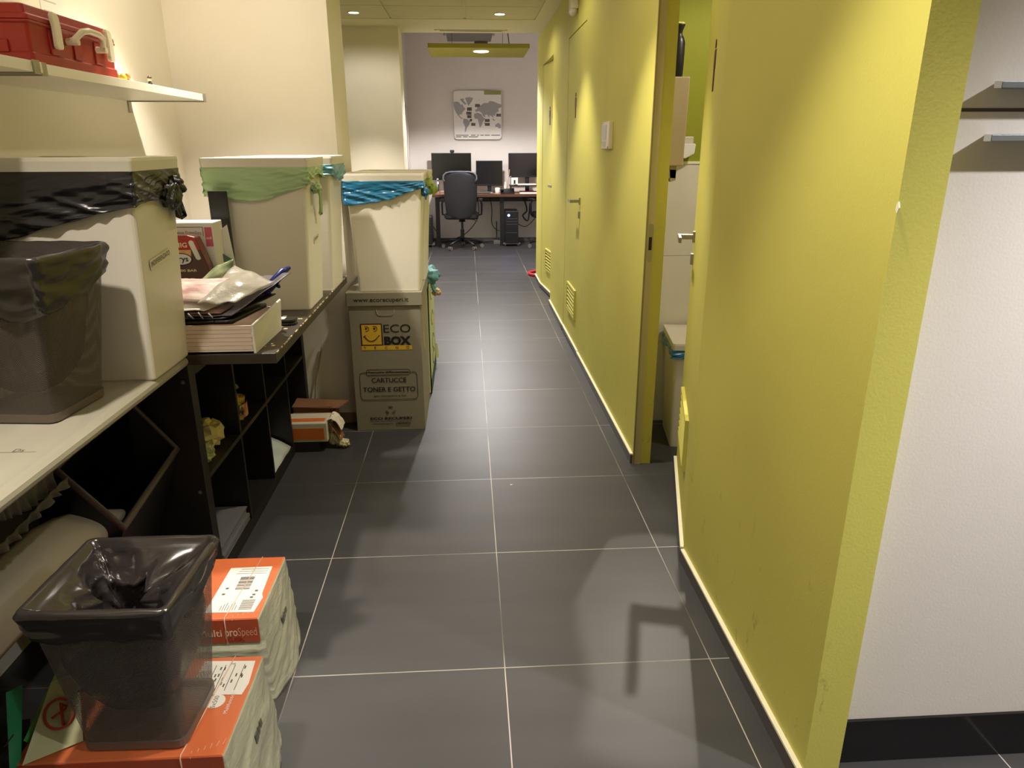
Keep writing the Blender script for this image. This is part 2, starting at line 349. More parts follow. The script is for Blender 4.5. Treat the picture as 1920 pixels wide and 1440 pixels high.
# door frame of the open door: aluminium stop and strike plate on the jamb
b = B(); b.box(XW - 0.001, XW + 0.006, 1.332, 1.3405, 0, DH, 0); b.box(XW + 0.006, XW + 0.034, 1.334, 1.3405, 0, DH, 1)
jamb = struct(b.build('trim_3', [mat('dark_jamb_edge', (150, 138, 84), 0.5, var=0.1), mat('satin_wood_stop', (196, 184, 142), 0.45, var=0.1, stretch=(1, 1, 0.1))]))
b = B(); b.prism([(0.011 * math.cos(t), 0.07 * (1 if math.sin(t) > 0 else -1) + 0.011 * math.sin(t)) for t in [k * math.pi / 8 for k in range(16)]], (XW + 0.021, 1.3335, 1.03), X, Z, (0, 0.001, 0))
pl = b.build('strike_plate', M_STEEL, jamb, world=True)
B().box(XW + 0.014, XW + 0.027, 1.3326, 1.3334, 1.0, 1.055).build('latch_hole', M_DARK, pl, world=True)

# ------------------------------------------------------------------ doors
M_BROWN = mat('brown_pictogram', (88, 50, 26), 0.5, var=0.1)
def circle(cx, cy, r, n=14): return [(cx + r * math.cos(2 * math.pi * k / n), cy + r * math.sin(2 * math.pi * k / n)) for k in range(n)]
def figure(b, o, x, y, d, cx, s, skirt=False):
    b.prism(circle(cx, s * 0.90, s * 0.085), o, x, y, d)
    if skirt: b.prism([(cx - s * .10, s * .78), (cx + s * .10, s * .78), (cx + s * .2, s * .32), (cx + s * .07, s * .32), (cx + s * .06, 0), (cx - s * .06, 0), (cx - s * .07, s * .32), (cx - s * .2, s * .32)], o, x, y, d)
    else: b.prism([(cx - s * .16, s * .79), (cx + s * .16, s * .79), (cx + s * .17, s * .42), (cx + s * .1, s * .42), (cx + s * .09, 0), (cx + .012 * s, 0), (cx, s * .38), (cx - .012 * s, 0), (cx - s * .09, 0), (cx - s * .1, s * .42), (cx - s * .17, s * .42)], o, x, y, d)
def door(n, origin, ang, width, figs, flip=1, handle=True, top=DH - 0.006):
    """door leaf in its own frame: hinge at 0, leaf along +s; corridor side is -nrm"""
    o = Vector(origin); s = Vector((math.sin(ang), math.cos(ang), 0)); nr = Vector((s.y, -s.x, 0))   # nr points to +x (room side)
    if flip < 0: s = -s
    def P(a, q, z): return o + s * a + nr * q + Z * z
    def bx(b, a0, a1, q0, q1, z0, z1, m=0): b.hexa([P(a0, q0, z0), P(a1, q0, z0), P(a1, q1, z0), P(a0, q1, z0), P(a0, q0, z1), P(a1, q0, z1), P(a1, q1, z1), P(a0, q1, z1)], m)
    b = B(); bx(b, 0.003, width - 0.003, 0.002, 0.04, 0.012, top); d = struct(b.build('door_%d' % n, M_YEL, bevel=0.0015))
    b = B(); bx(b, 0.003, width - 0.003, -0.010, 0.002, 0.012, 0.044, 0); bx(b, 0.003, width - 0.003, -0.011, 0.002, 0.044, 0.051, 1)
    b.build('kick_board', [M_SKIRT, M_LEDGE], d, world=True)
    a = width - 0.085
    b = B(); bx(b, a - 0.011, a + 0.011, -0.008, 0.002, 1.045, 1.09); bx(b, a - 0.009, a + 0.009, -0.058, -0.006, 1.058, 1.078); bx(b, a - 0.125, a + 0.009, -0.068, -0.056, 1.057, 1.079)
    b.build('door_handle', M_STEEL, d, world=True, bevel=0.0015)
    b = B(); bx(b, a - 0.012, a + 0.012, -0.010, 0.002, 0.955, 1.0); b.build('lock_plate', M_STEEL, d, world=True, bevel=0.001)
    g0, g1 = width * 0.30, width * 0.80
    b = B(); bx(b, g0, g1, -0.012, 0.002, 0.235, 0.25); bx(b, g0, g1, -0.012, 0.002, 0.43, 0.445); bx(b, g0, g0 + .015, -0.012, 0.002, 0.25, 0.43); bx(b, g1 - .015, g1, -0.012, 0.002, 0.25, 0.43)
    for k in range(6):
        z = 0.262 + k * 0.029
        b.hexa([P(g0 + .015, -0.011, z), P(g1 - .015, -0.011, z), P(g1 - .015, 0.001, z + 0.012), P(g0 + .015, 0.001, z + 0.012), P(g0 + .015, -0.011, z + 0.004), P(g1 - .015, -0.011, z + 0.004), P(g1 - .015, 0.001, z + 0.016), P(g0 + .015, 0.001, z + 0.016)])
    gr = b.build('ventilation_grille', M_YEL, d, world=True)
    b = B(); bx(b, g0 + .012, g1 - .012, 0.0008, 0.002, 0.25, 0.43); b.build('grille_backing', mat('dark_olive_gap', (84, 76, 26), 0.8, var=0.1), gr, world=True)
    b = B()
    for cx, sk in figs: figure(b, P(width * 0.5, -0.001, 1.60), s if flip > 0 else s, Z, nr * 0.004, cx, 0.165, sk)
    b.build('pictogram', M_BROWN, d, world=True)
    return d
door(1, (XW, 0.522, 0), math.atan2(0.2422, 0.9702), 0.81, [(0.0, False)])
door(2, (XW, 3.902, 0), 0.0, 0.80, [(0.0, False)], flip=-1)
door(3, (XW, 5.716, 0), math.radians(-5.0), 0.85, [(-0.07, False), (0.08, True)], flip=-1)

# ------------------------------------------------------------------ right wall devices
b = B(); b.box(XW - 0.022, XW, 2.14, 2.34, 1.405, 1.54)
t = b.build('wall_thermostat', M_CREAM, bevel=0.003); tag(t, 'white wall control box with grey display on the yellow wall', 'thermostat')
B().box(XW - 0.0235, XW - 0.0215, 2.21, 2.335, 1.45, 1.525).build('display', mat('grey_display', (176, 176, 168), 0.3, var=0.1), t, world=True)
b = B(); b.box(XW - 0.0232, XW - 0.0215, 2.215, 2.33, 1.412, 1.443); b.build('button_strip', mat('pale_button', (206, 202, 190), 0.4, var=0.1), t, world=True)
B().cyl((XW - 0.0235, 2.158, 1.413), (XW - 0.0215, 2.158, 1.413), 0.006, m=0).build('knob', M_INK, t, world=True)
b = B(); b.text('SMOKE', (XW - 0.0225, 2.33, 1.529), -Y, Z, 0.010); b.build('lettering', M_INK, t, world=True)
b = B(); b.box(XW - 0.05, XW, 3.46, 3.58, 2.27, 2.43, 0); s_ = b.build('motion_sensor', M_CREAM, bevel=0.006); tag(s_, 'white sensor box high on the yellow wall near the ceiling', 'sensor')
b = B(); b.lathe([(0.002, 2.225), (0.02, 2.232), (0.03, 2.25), (0.032, 2.275)], c=(XW - 0.03, 3.50)); b.build('sensor_lens', mat('sensor_lens', (205, 198, 180), 0.25, var=0.05), s_, world=True)

# metal bars on the white wall
def rail(z, x0, label):
    t = thing('wall_rail', label, 'shelf bracket', (x0 + 0.3, -0.375, z))
    def plate(b, xa, xb, xc, xd): b.hexa([(xa, -.42, z - .0055), (xb, -.42, z - .0055), (xd, -.375, z - .004), (xc, -.375, z - .004), (xa, -.42, z + .0055), (xb, -.42, z + .0055), (xd, -.375, z + .007), (xc, -.375, z + .007)])
    b = B(); plate(b, x0 + .014, x0 + .75, x0 + .049, x0 + .78); b.build('rail_bar', mat('blue_grey_metal', (132, 138, 142), 0.45, metal=0.3, var=0.06), t, world=True, bevel=0.001)
    b = B(); plate(b, x0, x0 + .0135, x0 + .036, x0 + .0485); b.build('end_cap', mat('clear_end_cap', (190, 186, 178), 0.2, var=0.05), t, world=True)
rail(1.523, 0.821, 'grey metal rail on the white wall above the dark joint')
rail(1.437, 0.821, 'grey metal rail on the white wall below the dark joint')

# ------------------------------------------------------------------ ceiling things
def downlight(x, y, label):
    t = thing('downlight', label, 'ceiling light', (x, y, 2.44), group=None)
    b = B(); n = 28
    R = lambda r, z: [(r * math.cos(2 * math.pi * k / n), r * math.sin(2 * math.pi * k / n), z) for k in range(n)]
    b.loft([R(0.052, 0.018), R(0.052, 0.012), R(0.040, 0.012), R(0.036, 0.022)], 0, (False, False), True); b.build('trim_ring', M_CREAM, t)
    B().cyl((0, 0, 0.012), (0, 0, 0.0215), 0.040, n=24).build('lens', M_LAMP, t)
downlight(0.219, 4.888, 'round glowing downlight in the ceiling, nearer the yellow wall')
downlight(-0.978, 4.871, 'round glowing downlight in the ceiling, above the white column')
b = B(); b.box(-0.36, 0.33, 5.75, 5.81, 2.4475, 2.4565, 0); v = b.build('air_vent', M_CEIL, bevel=0.002); tag(v, 'long thin slot air vent in the ceiling edge before the office', 'vent')
B().box(-0.31, 0.28, 5.768, 5.792, 2.4455, 2.449).build('vent_slot', M_INK, v, world=True)
b = B(); b.box(-0.31, 0.285, 8.3, 9.1, 2.77, 3.0); d = b.build('air_duct', M_GREY, bevel=0.004); tag(d, 'dark grey duct box hanging from the office ceiling', 'duct')
for x in (-0.33, 0.295): B().box(x - 0.013, x + 0.013, 8.28, 8.34, 2.74, 3.1).build('duct_bracket', mat('pale_bracket', (170, 164, 158), 0.5, var=0.05), d, world=True)
t = thing('pendant_lamp', 'olive square acoustic panel with round lamp hanging in the office', 'lamp', (0.08, 7.4, 2.44))
B().box(-0.563, 0.563, -0.45, 0.45, 0, 0.045).build('acoustic_panel', M_OLIVE, t, bevel=0.002)
B().cyl((0.03, -0.15, 0.045), (0.03, -0.15, 0.10), 0.078).build('lamp_housing', M_GREY, t)
B().cyl((0.03, -0.15, -0.006), (0.03, -0.15, 0.0005), 0.085).build('lamp_lens', mat('panel_lamp_glow', (255, 246, 235), 0.4, emit=7.0), t)
for x in (-0.30, 0.28):
    b = B(); b.cyl((x, -0.1, 0.045), (x, -0.1, 0.66), 0.0022, n=6); b.cyl((x, -0.1, 0.045), (x, -0.1, 0.075), 0.010, n=10); b.box(x - 0.09, x + 0.09, -0.12, -0.08, 0.045, 0.053); b.build('hanging_wire', M_DARK, t)
b = B(); b.tube([(0.36, -0.1, 0.05), (0.33, -0.02, 0.3), (0.30, 0.05, 0.66)], 0.005, 6); b.build('power_cable', M_DARK, t)

# ================================================================== LEFT: shelf, worktop, bookcase
def shelf(y0, y1, label, brackets, xf=-1.131):
    t = thing('wall_shelf', label, 'shelf', (-1.43, (y0 + y1) / 2, 1.597))
    B().box(-1.43, xf, y0, y1, 1.597, 1.622).build('shelf_board', M_SHELF, t, world=True, bevel=0.001)
    for y in brackets:
        b = B(); b.box(-1.43, xf + 0.003, y - 0.004, y + 0.004, 1.5925, 1.5968); b.box(xf + 0.0005, xf + 0.004, y - 0.016, y + 0.012, 1.5925, 1.624); b.box(-1.43, -1.424, y - 0.014, y + 0.014, 1.552, 1.597)
        b.build('shelf_bracket', M_STEEL, t, world=True, bevel=0.0008)
shelf(0.305, 1.486, 'long white wall shelf carrying the red toolbox', (0.325, 1.476))
shelf(-0.75, 0.298, 'nearer white wall shelf, cut by the left edge of the photo', (0.27,), xf=-1.118)

# red toolbox
t = thing('toolbox', 'red plastic toolbox with cream latches on the white wall shelf', 'toolbox', (-1.285, 0.60, 1.622))
hx, hy = 0.115, 0.235
b = B(); b.loft([rrect(hx, hy, .012, .0), rrect(hx, hy, .012, .03), rrect(hx - .004, hy - .004, .012, .032), rrect(hx - .002, hy - .002, .012, .098), rrect(hx + .004, hy + .004, .012, .1), rrect(hx + .004, hy + .004, .012, .106)], sm=False)
for y in (-0.12, 0.0, 0.12): b.box(hx - 0.004, hx + 0.001, y - 0.02, y + 0.02, .035, .095)
b.box(-0.06, 0.06, -hy - 0.003, -hy + 0.004, 0.03, 0.06)
b.build('box_body', M_RED, t, bevel=0.002)
b = B(); b.loft([rrect(hx + .003, hy + .003, .012, .107), rrect(hx + .003, hy + .003, .014, .118), rrect(hx - .006, hy - .006, .014, .122), rrect(hx - .010, hy - .012, .014, .143), rrect(hx - .022, hy - .024, .014, .147)])
lid = b.build('box_lid', M_RED, t, bevel=0.002)
for y in (-0.125, 0.17):
    b = B(); b.prism([(-.018, .128), (-.012, .137), (.006, .137), (.016, .128), (.019, .1), (.017, .055), (.012, .048), (-.010, .048), (-.015, .055), (-.012, .1)], (hx + 0.006, y, 0), Y, Z, (0.012, 0, 0)); b.build('latch', M_CREAM, t, bevel=0.003)
pts = [(hx + .012, -.055, .078), (hx + .02, -.05, .082), (hx + .034, -.03, .104), (hx + .038, 0.0, .110), (hx + .038, .06, .108), (hx + .034, .09, .102), (hx + .02, .11, .080), (hx + .012, .115, .076)]
b = B(); b.tube(pts, 0.0085, 10); b.cyl((hx - .002, -.05, .076), (hx + .03, -.05, .076), .009, n=12); b.cyl((hx - .002, .11, .074), (hx + .03, .11, .074), .009, n=12); b.build('handle', M_CREAM, t)
# little toys on the shelf
t = thing('toy_figurine', 'tiny yellow and green toy lying on the shelf beside the red toolbox', 'toy', (-1.2, 0.93, 1.622))
b = B(); b.lathe([(0.004, 0), (0.012, .006), (0.012, .018), (0.008, .026), (0.003, .030)], n=12); b.tube([(-.01, 0, .012), (-.018, -.004, .035)], .004, 6); b.build('body', mat('toy_yellow', (222, 200, 60), 0.4, var=0.2, rgb2=(120, 150, 60)), t)
b = B(); b.tube([(.0, .03, .006), (.004, .06, .008), (.0, .085, .006)], [.007, .006, .003], 8); b.lathe([(0.002, .012), (0.009, .018), (0.008, .030), (0.002, .034)], n=10, c=(0, .035)); b.build('limb', mat('toy_orange', (206, 140, 70), 0.4, var=0.2), t)
t = thing('toy_figurine', 'tiny toy figure with dark hair standing alone on the shelf', 'toy', (-1.2, 1.14, 1.622))
B().cyl((0, 0, 0), (0, 0, .004), .013, n=14).build('base', M_GREY, t)
b = B(); b.lathe([(0.009, .004), (0.007, .016), (0.004, .022)], n=12); b.build('body', M_INK, t)
b = B(); b.lathe([(0.002, .021), (0.007, .025), (0.006, .034)], n=12); b.build('head', mat('toy_skin', (214, 170, 140), 0.5, var=0.05), t)
b = B(); b.lathe([(0.0075, .031), (0.0078, .035), (0.003, .040)], n=12); b.build('hair', mat('toy_hair', (60, 34, 24), 0.5, var=0.1), t)
# papers on left wall behind toolbox
b = B(); b.box(-1.43, -1.4285, 0.95, 1.09, 1.70, 1.90, 0)
for k in range(5): b.box(-1.4285, -1.428, 0.965, 1.045 - (k % 2) * .02, 1.87 - k * .03, 1.874 - k * .03, 1)
tag(b.build('wall_notice', [M_PAPER, mat('pale_print', (190, 186, 176), 0.6, var=0.1)]), 'white paper notice on the wall behind the red toolbox', 'notice')

# worktop (grey) and its supports
b = B()
prof = [(-1.4285, .785), (-.962, .785), (-.948, .788), (-.940, .796), (-.938, .804), (-.941, .813), (-.950, .819), (-.962, .821), (-1.4285, .820)]
b.loft([[(x, -2.6, z) for x, z in prof], [(x, .452, z) for x, z in prof]])
w = b.build('worktop', M_WORKTOP); tag(w, 'long grey laminate worktop with rounded edge along the left wall', 'worktop')
B().box(-1.43, -1.0, -2.5, -2.48, 0.0, 0.784).build('side_panel', M_BLACKWOOD, w, world=True)
b = B(); b.text('Ds', (-1.04, -0.255, 0.8212), X, Y, 0.022); b.box(-1.3, -0.99, -0.258, -0.257, 0.8209, 0.8213); b.build('pencil_mark', mat('pencil', (90, 84, 74), 0.6, var=0.1), w, world=True)

# bookcase 2 rows x 4 columns
t = thing('bookcase', 'black open bookcase of eight cells under the dark slab', 'bookcase', (-1.14, 1.22, 0))
XF, XK = -0.945, -1.33
B().box(XK, XF, 0.455, 0.505, 0.0, 0.79).build('side_panel', M_BLACKWOOD, t, world=True, bevel=0.001)
B().box(XK, XF, 1.90, 1.95, 0.0, 0.79).build('side_panel', M_BLACKWOOD, t, world=True, bevel=0.001)
B().box(XK, XF, 0.505, 1.90, 0.745, 0.79).build('top_board', M_BLACKWOOD, t, world=True)
B().box(XK, XF, 0.505, 1.90, 0.0, 0.045).build('bottom_board', M_BLACKWOOD, t, world=True)
B().box(XK, XF - 0.002, 0.505, 1.90, 0.385, 0.402).build('middle_shelf', mat('dark_shelf_board', (52, 46, 42), 0.45, var=0.2), t, world=True)
for y in (0.85, 1.205, 1.555):
    for z0, z1 in ((0.045, 0.385), (0.402, 0.745)): B().box(XK, XF - 0.001, y - 0.008, y + 0.008, z0, z1).build('divider', M_BLACKWOOD, t, world=True)
B().box(XK - 0.004, XK, 0.455, 1.95, 0.0, 0.79).build('back_panel', M_BLACKWOOD, t, world=True)
for z in (0.735, 0.36): B().cyl((-1.0 + .035, 0.4555, z), (-1.0 + .035, 0.453, z), 0.006, n=12).build('screw_cap', M_GREY, t, world=True)
# slab on it
b = B(); b.box(-1.43, -0.675, 0.455, 1.815, 0.7905, 0.823, 0)
s_ = b.build('counter_slab', [M_SLAB], bevel=0.002); tag(s_, 'dark worn counter slab with chipped pale edge on top of the bookcase', 'counter')
b = B(); y = 0.47
while y < 1.8:
    l = random.uniform(.01, .05); wd = random.uniform(.0012, .004); b.box(-0.675 - wd, -0.6742, y, y + l, .8195, .8236); y += l + random.uniform(.005, .05)
for k in range(16):
    x = random.uniform(-.78, -.70); y = random.uniform(.5, 1.0); b.box(x, x + random.uniform(.003, .018), y, y + random.uniform(.004, .02), .8231, .8238)
b.build('chipped_edge', mat('pale_chipboard', (214, 196, 150), 0.8, var=0.2), s_, world=True)

# ------------------------------------------------------------------ lidded bins
def bag_band(hx0, hy0, ztop, drops, seed, amp=0.006, off=0.004, taper=0.08):
    """stretched bag film folded over a bin's mouth; drops = how far it hangs at 8 stations from the front-left corner counter-clockwise"""
    b = B(); per = [(-1, -1), (0, -1), (1, -1), (1, 0), (1, 1), (0, 1), (-1, 1), (-1, 0), (-1, -1)]; n = 280; nv = 34
    def fn(u, v):
        k = u * 8; i = min(int(k), 7); f = k - i
        a, c = per[i], per[i + 1]; px = a[0] + (c[0] - a[0]) * f; py = a[1] + (c[1] - a[1]) * f
        d0, d1 = drops[i % 8], drops[(i + 1) % 8]; ff = f * f * (3 - 2 * f); pm, pn = drops[(i - 1) % 8], drops[(i + 2) % 8]; dr = max(.02, .5 * ((2 * d0) + (d1 - pm) * f + (2 * pm - 5 * d0 + 4 * d1 - pn) * f * f + (3 * d0 - pm - 3 * d1 + pn) * f ** 3))
        z = ztop - dr * v - 0.004 * N3(u * 30, seed, 0) * v
        rr = 0.94 ** (max(abs(px), abs(py)) * 0)
        hx = hx0 - (ztop - z) * 0.055; hy = hy0 - (ztop - z) * 0.035
        w = (amp * (N3(u * 14, z * 50, seed) * 0.5) + .006 * max(-.3, 1 - 2.6 * abs(N3(u * 7, z * 34 + u * 14, seed + 3))) + .004 * max(-.3, 1 - 2.6 * abs(N3(u * 12 + 4, z * 70 - u * 16, seed + 5)))) * (0.3 + v)
        L = math.hypot(px, py); nx, ny = (px / L, py / L)
        if abs(abs(px) - 1) < 1e-6 and abs(abs(py) - 1) > 1e-6: nx, ny = px, 0
        elif abs(abs(py) - 1) < 1e-6 and abs(abs(px) - 1) > 1e-6: nx, ny = 0, py
        return Vector((px * (hx + off) + nx * w, py * (hy + off) + ny * w, z))
    b.grid(fn, n, nv); return b
def knot(b, c, r, seed, tail=None, m=0, ax=(1, 1, 1)):
    c = Vector(c)
    def fn(u, v):
        th = u * 2 * math.pi; ph = v * math.pi; d = Vector((math.sin(ph) * math.cos(th), math.sin(ph) * math.sin(th), math.cos(ph)))
        q = 1 + 0.45 * N3(d.x * 2.3 + seed, d.y * 2.3, d.z * 2.3) + 0.35 * abs(math.sin(th * 5 + seed + ph * 2)) * math.sin(ph) - .12
        return c + Vector((d.x * ax[0], d.y * ax[1], d.z * ax[2])) * r * q
    b.grid(fn, 36, 20, m)
    if tail:
        pts = [c + Vector(p) for p in tail]; L = len(pts); rings = []
        for i, p in enumerate(pts):
            wv = r * (0.45 + 0.5 * i / (L - 1)); rings.append([p + Vector((0.25 * wv * math.sin(a * 3 + i), wv * math.cos(a), wv * .35 * math.sin(a))) for a in [2 * math.pi * k / 16 for k in range(16)]])
        b.loft(rings, m, (True, True), True)
    return b
def pedal_bin(loc, rz, label, bagmat, bagname, drops, text=None, knots=None, seed=1, H=0.535, group='white lidded recycling bins', gather=None):
    t = thing('recycling_bin', label, 'bin', loc, rz, group)
    b = B()
    b.loft([rrect(.148, .125, .012, 0), rrect(.150, .127, .014, .004), rrect(.176, .140, .016, H - .04), rrect(.183, .144, .016, H - .038), rrect(.184, .145, .016, H - .002)], caps=(True, True)); b.build('bin_body', M_BIN, t)
    b = B(); z = H
    b.loft([rrect(.190, .150, .010, z - .006), rrect(.192, .152, .010, z + .018), rrect(.191, .151, .010, z + .026), rrect(.181, .141, .008, z + .027), rrect(.178, .138, .008, z + .014), rrect(.0, .0, .0, z + .014)], caps=(True, False)); b.build('bin_lid', M_BIN, t)
    b = bag_band(.184, .145, H - .006, drops, seed)
    for k in (knots or []): knot(b, *k)
    if gather: gather(b)
    b.build('bag', bagmat, t, label=bagname, solid=0.0006)
    if text:
        b = B(); tw, x, z, sz, tilt = text[1:]
        kx = 0.5 * (.150 + .176)
        def fx(zz): return .150 + (.176 - .150) * (zz / .49) + .0016
        up = Vector((fx(1) - fx(0), 0, 1)).normalized()
        yd = (Y * math.cos(tilt) + up * math.sin(tilt)); ud = (up * math.cos(tilt) - Y * math.sin(tilt))
        o = Vector((fx(z), x, z))
        b.add([o - yd * .008 - ud * .01 , o + yd * (tw + .008) - ud * .01, o + yd * (tw + .008) + ud * (sz * .95), o - yd * .008 + ud * (sz * .95)], [(0, 1, 2, 3)], 0)
        b.text(text[0], o, yd, ud, sz, 1, width=tw, out=.0004)
        b.build('name_label', [mat('tape_label', (226, 222, 200), 0.35, var=0.03), M_INK], t)
    return t
pedal_bin((-1.088, 0.342, 0.821), 0, 'white lidded bin with black bag on the grey worktop', M_BLACKBAG, 'black bin bag', [.17, .125, .085, .08, .12, .06, .12, .17],
          ('INDIFFERENZIATO', .125, -.075, .30, .02, .12), [((.195, .055, .475), .028, 2.0, [(0, 0, 0), (.004, .03, -.02), (-.002, .055, -.06)], 0, (.7, 1.3, 1.2)), ((.19, .095, .50), .024, 5.0)], 2, H=.552)
pedal_bin((-0.842, 1.189, 0.823), 0, 'white lidded bin with pale green bag on the dark slab', M_GREENBAG, 'pale green bin bag', [.10, .115, .065, .03, .05, .05, .08, .09],
          ('ORGANICO', .075, -.02, .25, .018, .1), [((.192, -.035, .45), .020, 1.0, [(0, 0, 0), (.006, .03, -.03), (.0, .055, -.075), (-.004, .06, -.10)], 0, (.8, 1.2, 1))], 3)
pedal_bin((-0.820, 1.56, 0.823), 0, 'white lidded bin on the dark slab, behind the one with green bag', M_BLUEPALE, 'pale blue bin bag', [.05, .06, .04, .07, .05, .05, .05, .05], None, None, 4)
pedal_bin((-0.476, 1.972, 0.738), 0, 'white lidded bin with blue bag on the grey cardboard box', M_BLUEBAG, 'blue bin bag', [.11, .09, .035, .03, .04, .05, .06, .08], None,
          [((.192, -.09, .475), .022, 7.0, [(0, 0, 0), (.004, .0, -.03)], 0, (.8, 1, 1))], 5)
pedal_bin((-0.462, 2.275, 0.738), 0, 'white lidded bin with green knotted bag, hidden behind the blue-bag bin', mat('lime_bag_film', (176, 200, 96), 0.4, bump=0.3, bscale=20), 'light green bin bag', [.05, .05, .04, .04, .04, .05, .06, .05], None,
          [((.200, -.09, .47), .024, 9.0, [(0, 0, 0), (.004, .0, -.03)], 0, (.9, 1, 1.1))], 6)
pedal_bin((1.045, 1.655, 0.0), math.radians(82), 'white lidded bin inside the bathroom behind the open door', M_BLUEBAG, 'blue bin bag', [.045, .035, .04, .035, .04, .04, .04, .045], None, None, 7, H=.515)

# ------------------------------------------------------------------ wire mesh waste baskets
def basket(loc, rz, a, c, h, label, drops, seed, fill=None, floor_peaks=None, depth=.22, bagmat=None, group=None):
    t = thing('waste_basket', label, 'waste basket', loc, rz, group); bagmat = bagmat or M_SMOKEBAG
    b = B(); n = 5; r0 = rrect(c[0], c[1], .02, .022, n); r1 = rrect(a[0], a[1], .03, h, n); b.loft([r0, r1], 0, (False, False), True)
    L = 0; q = len(r0); b2 = B(); vs = []; fs = []
    for k in range(q):
        p0, p0b = Vector(r0[k]), Vector(r0[(k + 1) % q]); p1, p1b = Vector(r1[k]), Vector(r1[(k + 1) % q]); d0 = (p0b - p0).length; d1 = (p1b - p1).length; hh = (p1 - p0).length; o = len(b2.v)
        b2.add([p0, p0b, p1b, p1], [(0, 1, 2, 3)], 0, False)
        e = (d1 - d0) / 2
        b2.uv[o] = (L, 0); b2.uv[o + 1] = (L + d0, 0); b2.uv[o + 2] = (L + d0 + e, hh); b2.uv[o + 3] = (L - e, hh); L += d1
    b2.build('mesh_wall', M_MESH, t)
    b = B(); b.loft([rrect(c[0] - .001, c[1] - .001, .02, 0), rrect(c[0] + .002, c[1] + .002, .02, .003), rrect(c[0] + .003, c[1] + .003, .02, .022), rrect(c[0] - .004, c[1] - .004, .02, .022), rrect(c[0] - .006, c[1] - .006, .02, .006)], 0, (True, True)); b.build('base_tray', mat('grey_basket_metal', (120, 110, 102), 0.4, metal=0.5, var=0.05), t)
    b = B(); b.tube(rrect(a[0], a[1], .03, h, 5), .006, 8, closed=True); b.build('rim', mat('grey_basket_metal', (120, 110, 102), 0.4, metal=0.5, var=0.05), t)
    per = rrect(1, 1, .12, 0, 6); m = len(per)
    cr = lambda a_, b_, c_: 1 - 2.6 * abs(N3(a_, b_, c_))
    def fn(u, v):
        k = u * m; i = int(k) % m; f = k - int(k); p = Vector(per[i]).lerp(Vector(per[(i + 1) % m]), f); nx = Vector((p.x, p.y, 0)).normalized()
        # station drop: which side are we on
        ang = (math.degrees(math.atan2(p.y, p.x)) + 360) % 360; ks = ang / 45; i0 = int(ks) % 8; ff = ks - int(ks); ff = ff * ff * (3 - 2 * ff)
        dr = drops[i0] * (1 - ff) + drops[(i0 + 1) % 8] * ff
        if v < .35:      # outside fold
            w = v / .35; z = h + .004 - (dr + .03 * N3(ang * .035, seed, 4)) * (1 - w)
            s = .004 + .006 * abs(N3(ang * .05 + z * 6, z * 22, seed)) + .003 * N3(ang * .10 + z * 20, z * 26, seed + 2) + .003 * w + .0035 * max(0, cr(p.x * 2.2 + p.y * 2 + seed, z * 30 + p.x * 3, seed))
            tp = 1 - (h - z) / h * (1 - c[0] / a[0]) * .9
            return Vector((p.x * a[0] * tp, p.y * a[1] * tp, z)) + nx * s
        if v < .45:
            w = (v - .35) / .10; an = math.pi * w
            return Vector((p.x * a[0], p.y * a[1], h + .006 + .007 * math.sin(an) + .002 * N3(ang * .08, seed, v * 9))) + nx * (.009 * math.cos(an))
        w = (v - .45) / .55; z = h - depth * w ** 1.2
        sc = 1 - .10 * w - .55 * max(0, w - .6) / .4 * 1.0
        wr = (.085 * abs(N3(ang * .026, w * 1.4, seed + 5)) + .035 * N3(ang * .012 + 7, w * 1.2, seed) + .02 * abs(N3(ang * .07, w * 3, seed + 9))) * min(1, w * 3)
        wr += .012 * cr(p.x * 3 + w * 2 + seed, p.y * 3 - w * 3, seed) * min(1, w * 4) + .007 * cr(p.x * 7 + seed, p.y * 7, w * 6) * min(1, w * 5)
        wr += .055 * max(0, p.x * .8 + p.y * .5 - .35) * min(1, w * 3)
        if w > .98: sc = .05
        return Vector((p.x * a[0] * sc, p.y * a[1] * sc, z + .03 * N3(ang * .03, w * 3, seed) * w)) - nx * (.010 + wr + .01)
    b = B(); b.grid(fn, 260, 84); b.build('bin_liner', bagmat, t, solid=.0005)
    # lower part of the bag hanging inside, seen through the mesh
    b = B()
    def fn2(u, v):
        th = u * 2 * math.pi; ph = v; rr = math.sqrt(max(0, 1 - ph ** 2.2)); q = 1 + .12 * N3(math.cos(th) * 2, math.sin(th) * 2, v * 3 + seed)
        k = min(1.0 / max(abs(math.cos(th)), abs(math.sin(th)), .001), 1.25)
        return Vector((math.cos(th) * k * c[0] * 1.12 * rr * q, math.sin(th) * k * c[1] * 1.12 * rr * q, h - .07 - (h - .11) * v))
    b.grid(fn2, 48, 16); b.build('bag_bottom', bagmat, t)
    if fill:
        b = B(); knot(b, fill[0], fill[1], seed + 11.0); b.build('crumpled_tissue', fill[2], t)
    return t
basket((-1.123, 0.011, 0.8215), -0.093, (.150, .134), (.100, .102), .372, 'wire mesh waste basket with black liner on the grey worktop', [.10, .07, .07, .08, .08, .10, .12, .12], 3)
basket((-0.781, -0.402, 0.252), -0.023, (.133, .130), (.102, .088), .355, 'wire mesh waste basket with shiny black liner on the orange carton', [.06, .05, .05, .05, .05, .055, .06, .06], 8,
       fill=((.03, -.01, .17), .035, mat('brown_tissue', (120, 66, 48), 0.7, var=0.2, bump=0.4, bscale=30)), bagmat=mat('shiny_black_liner', (46, 41, 40), 0.18, spec=0.8, bump=0.9, bscale=9, stretch=(0.7, 0.7, 1.3), bdist=0.008, ridged=True))

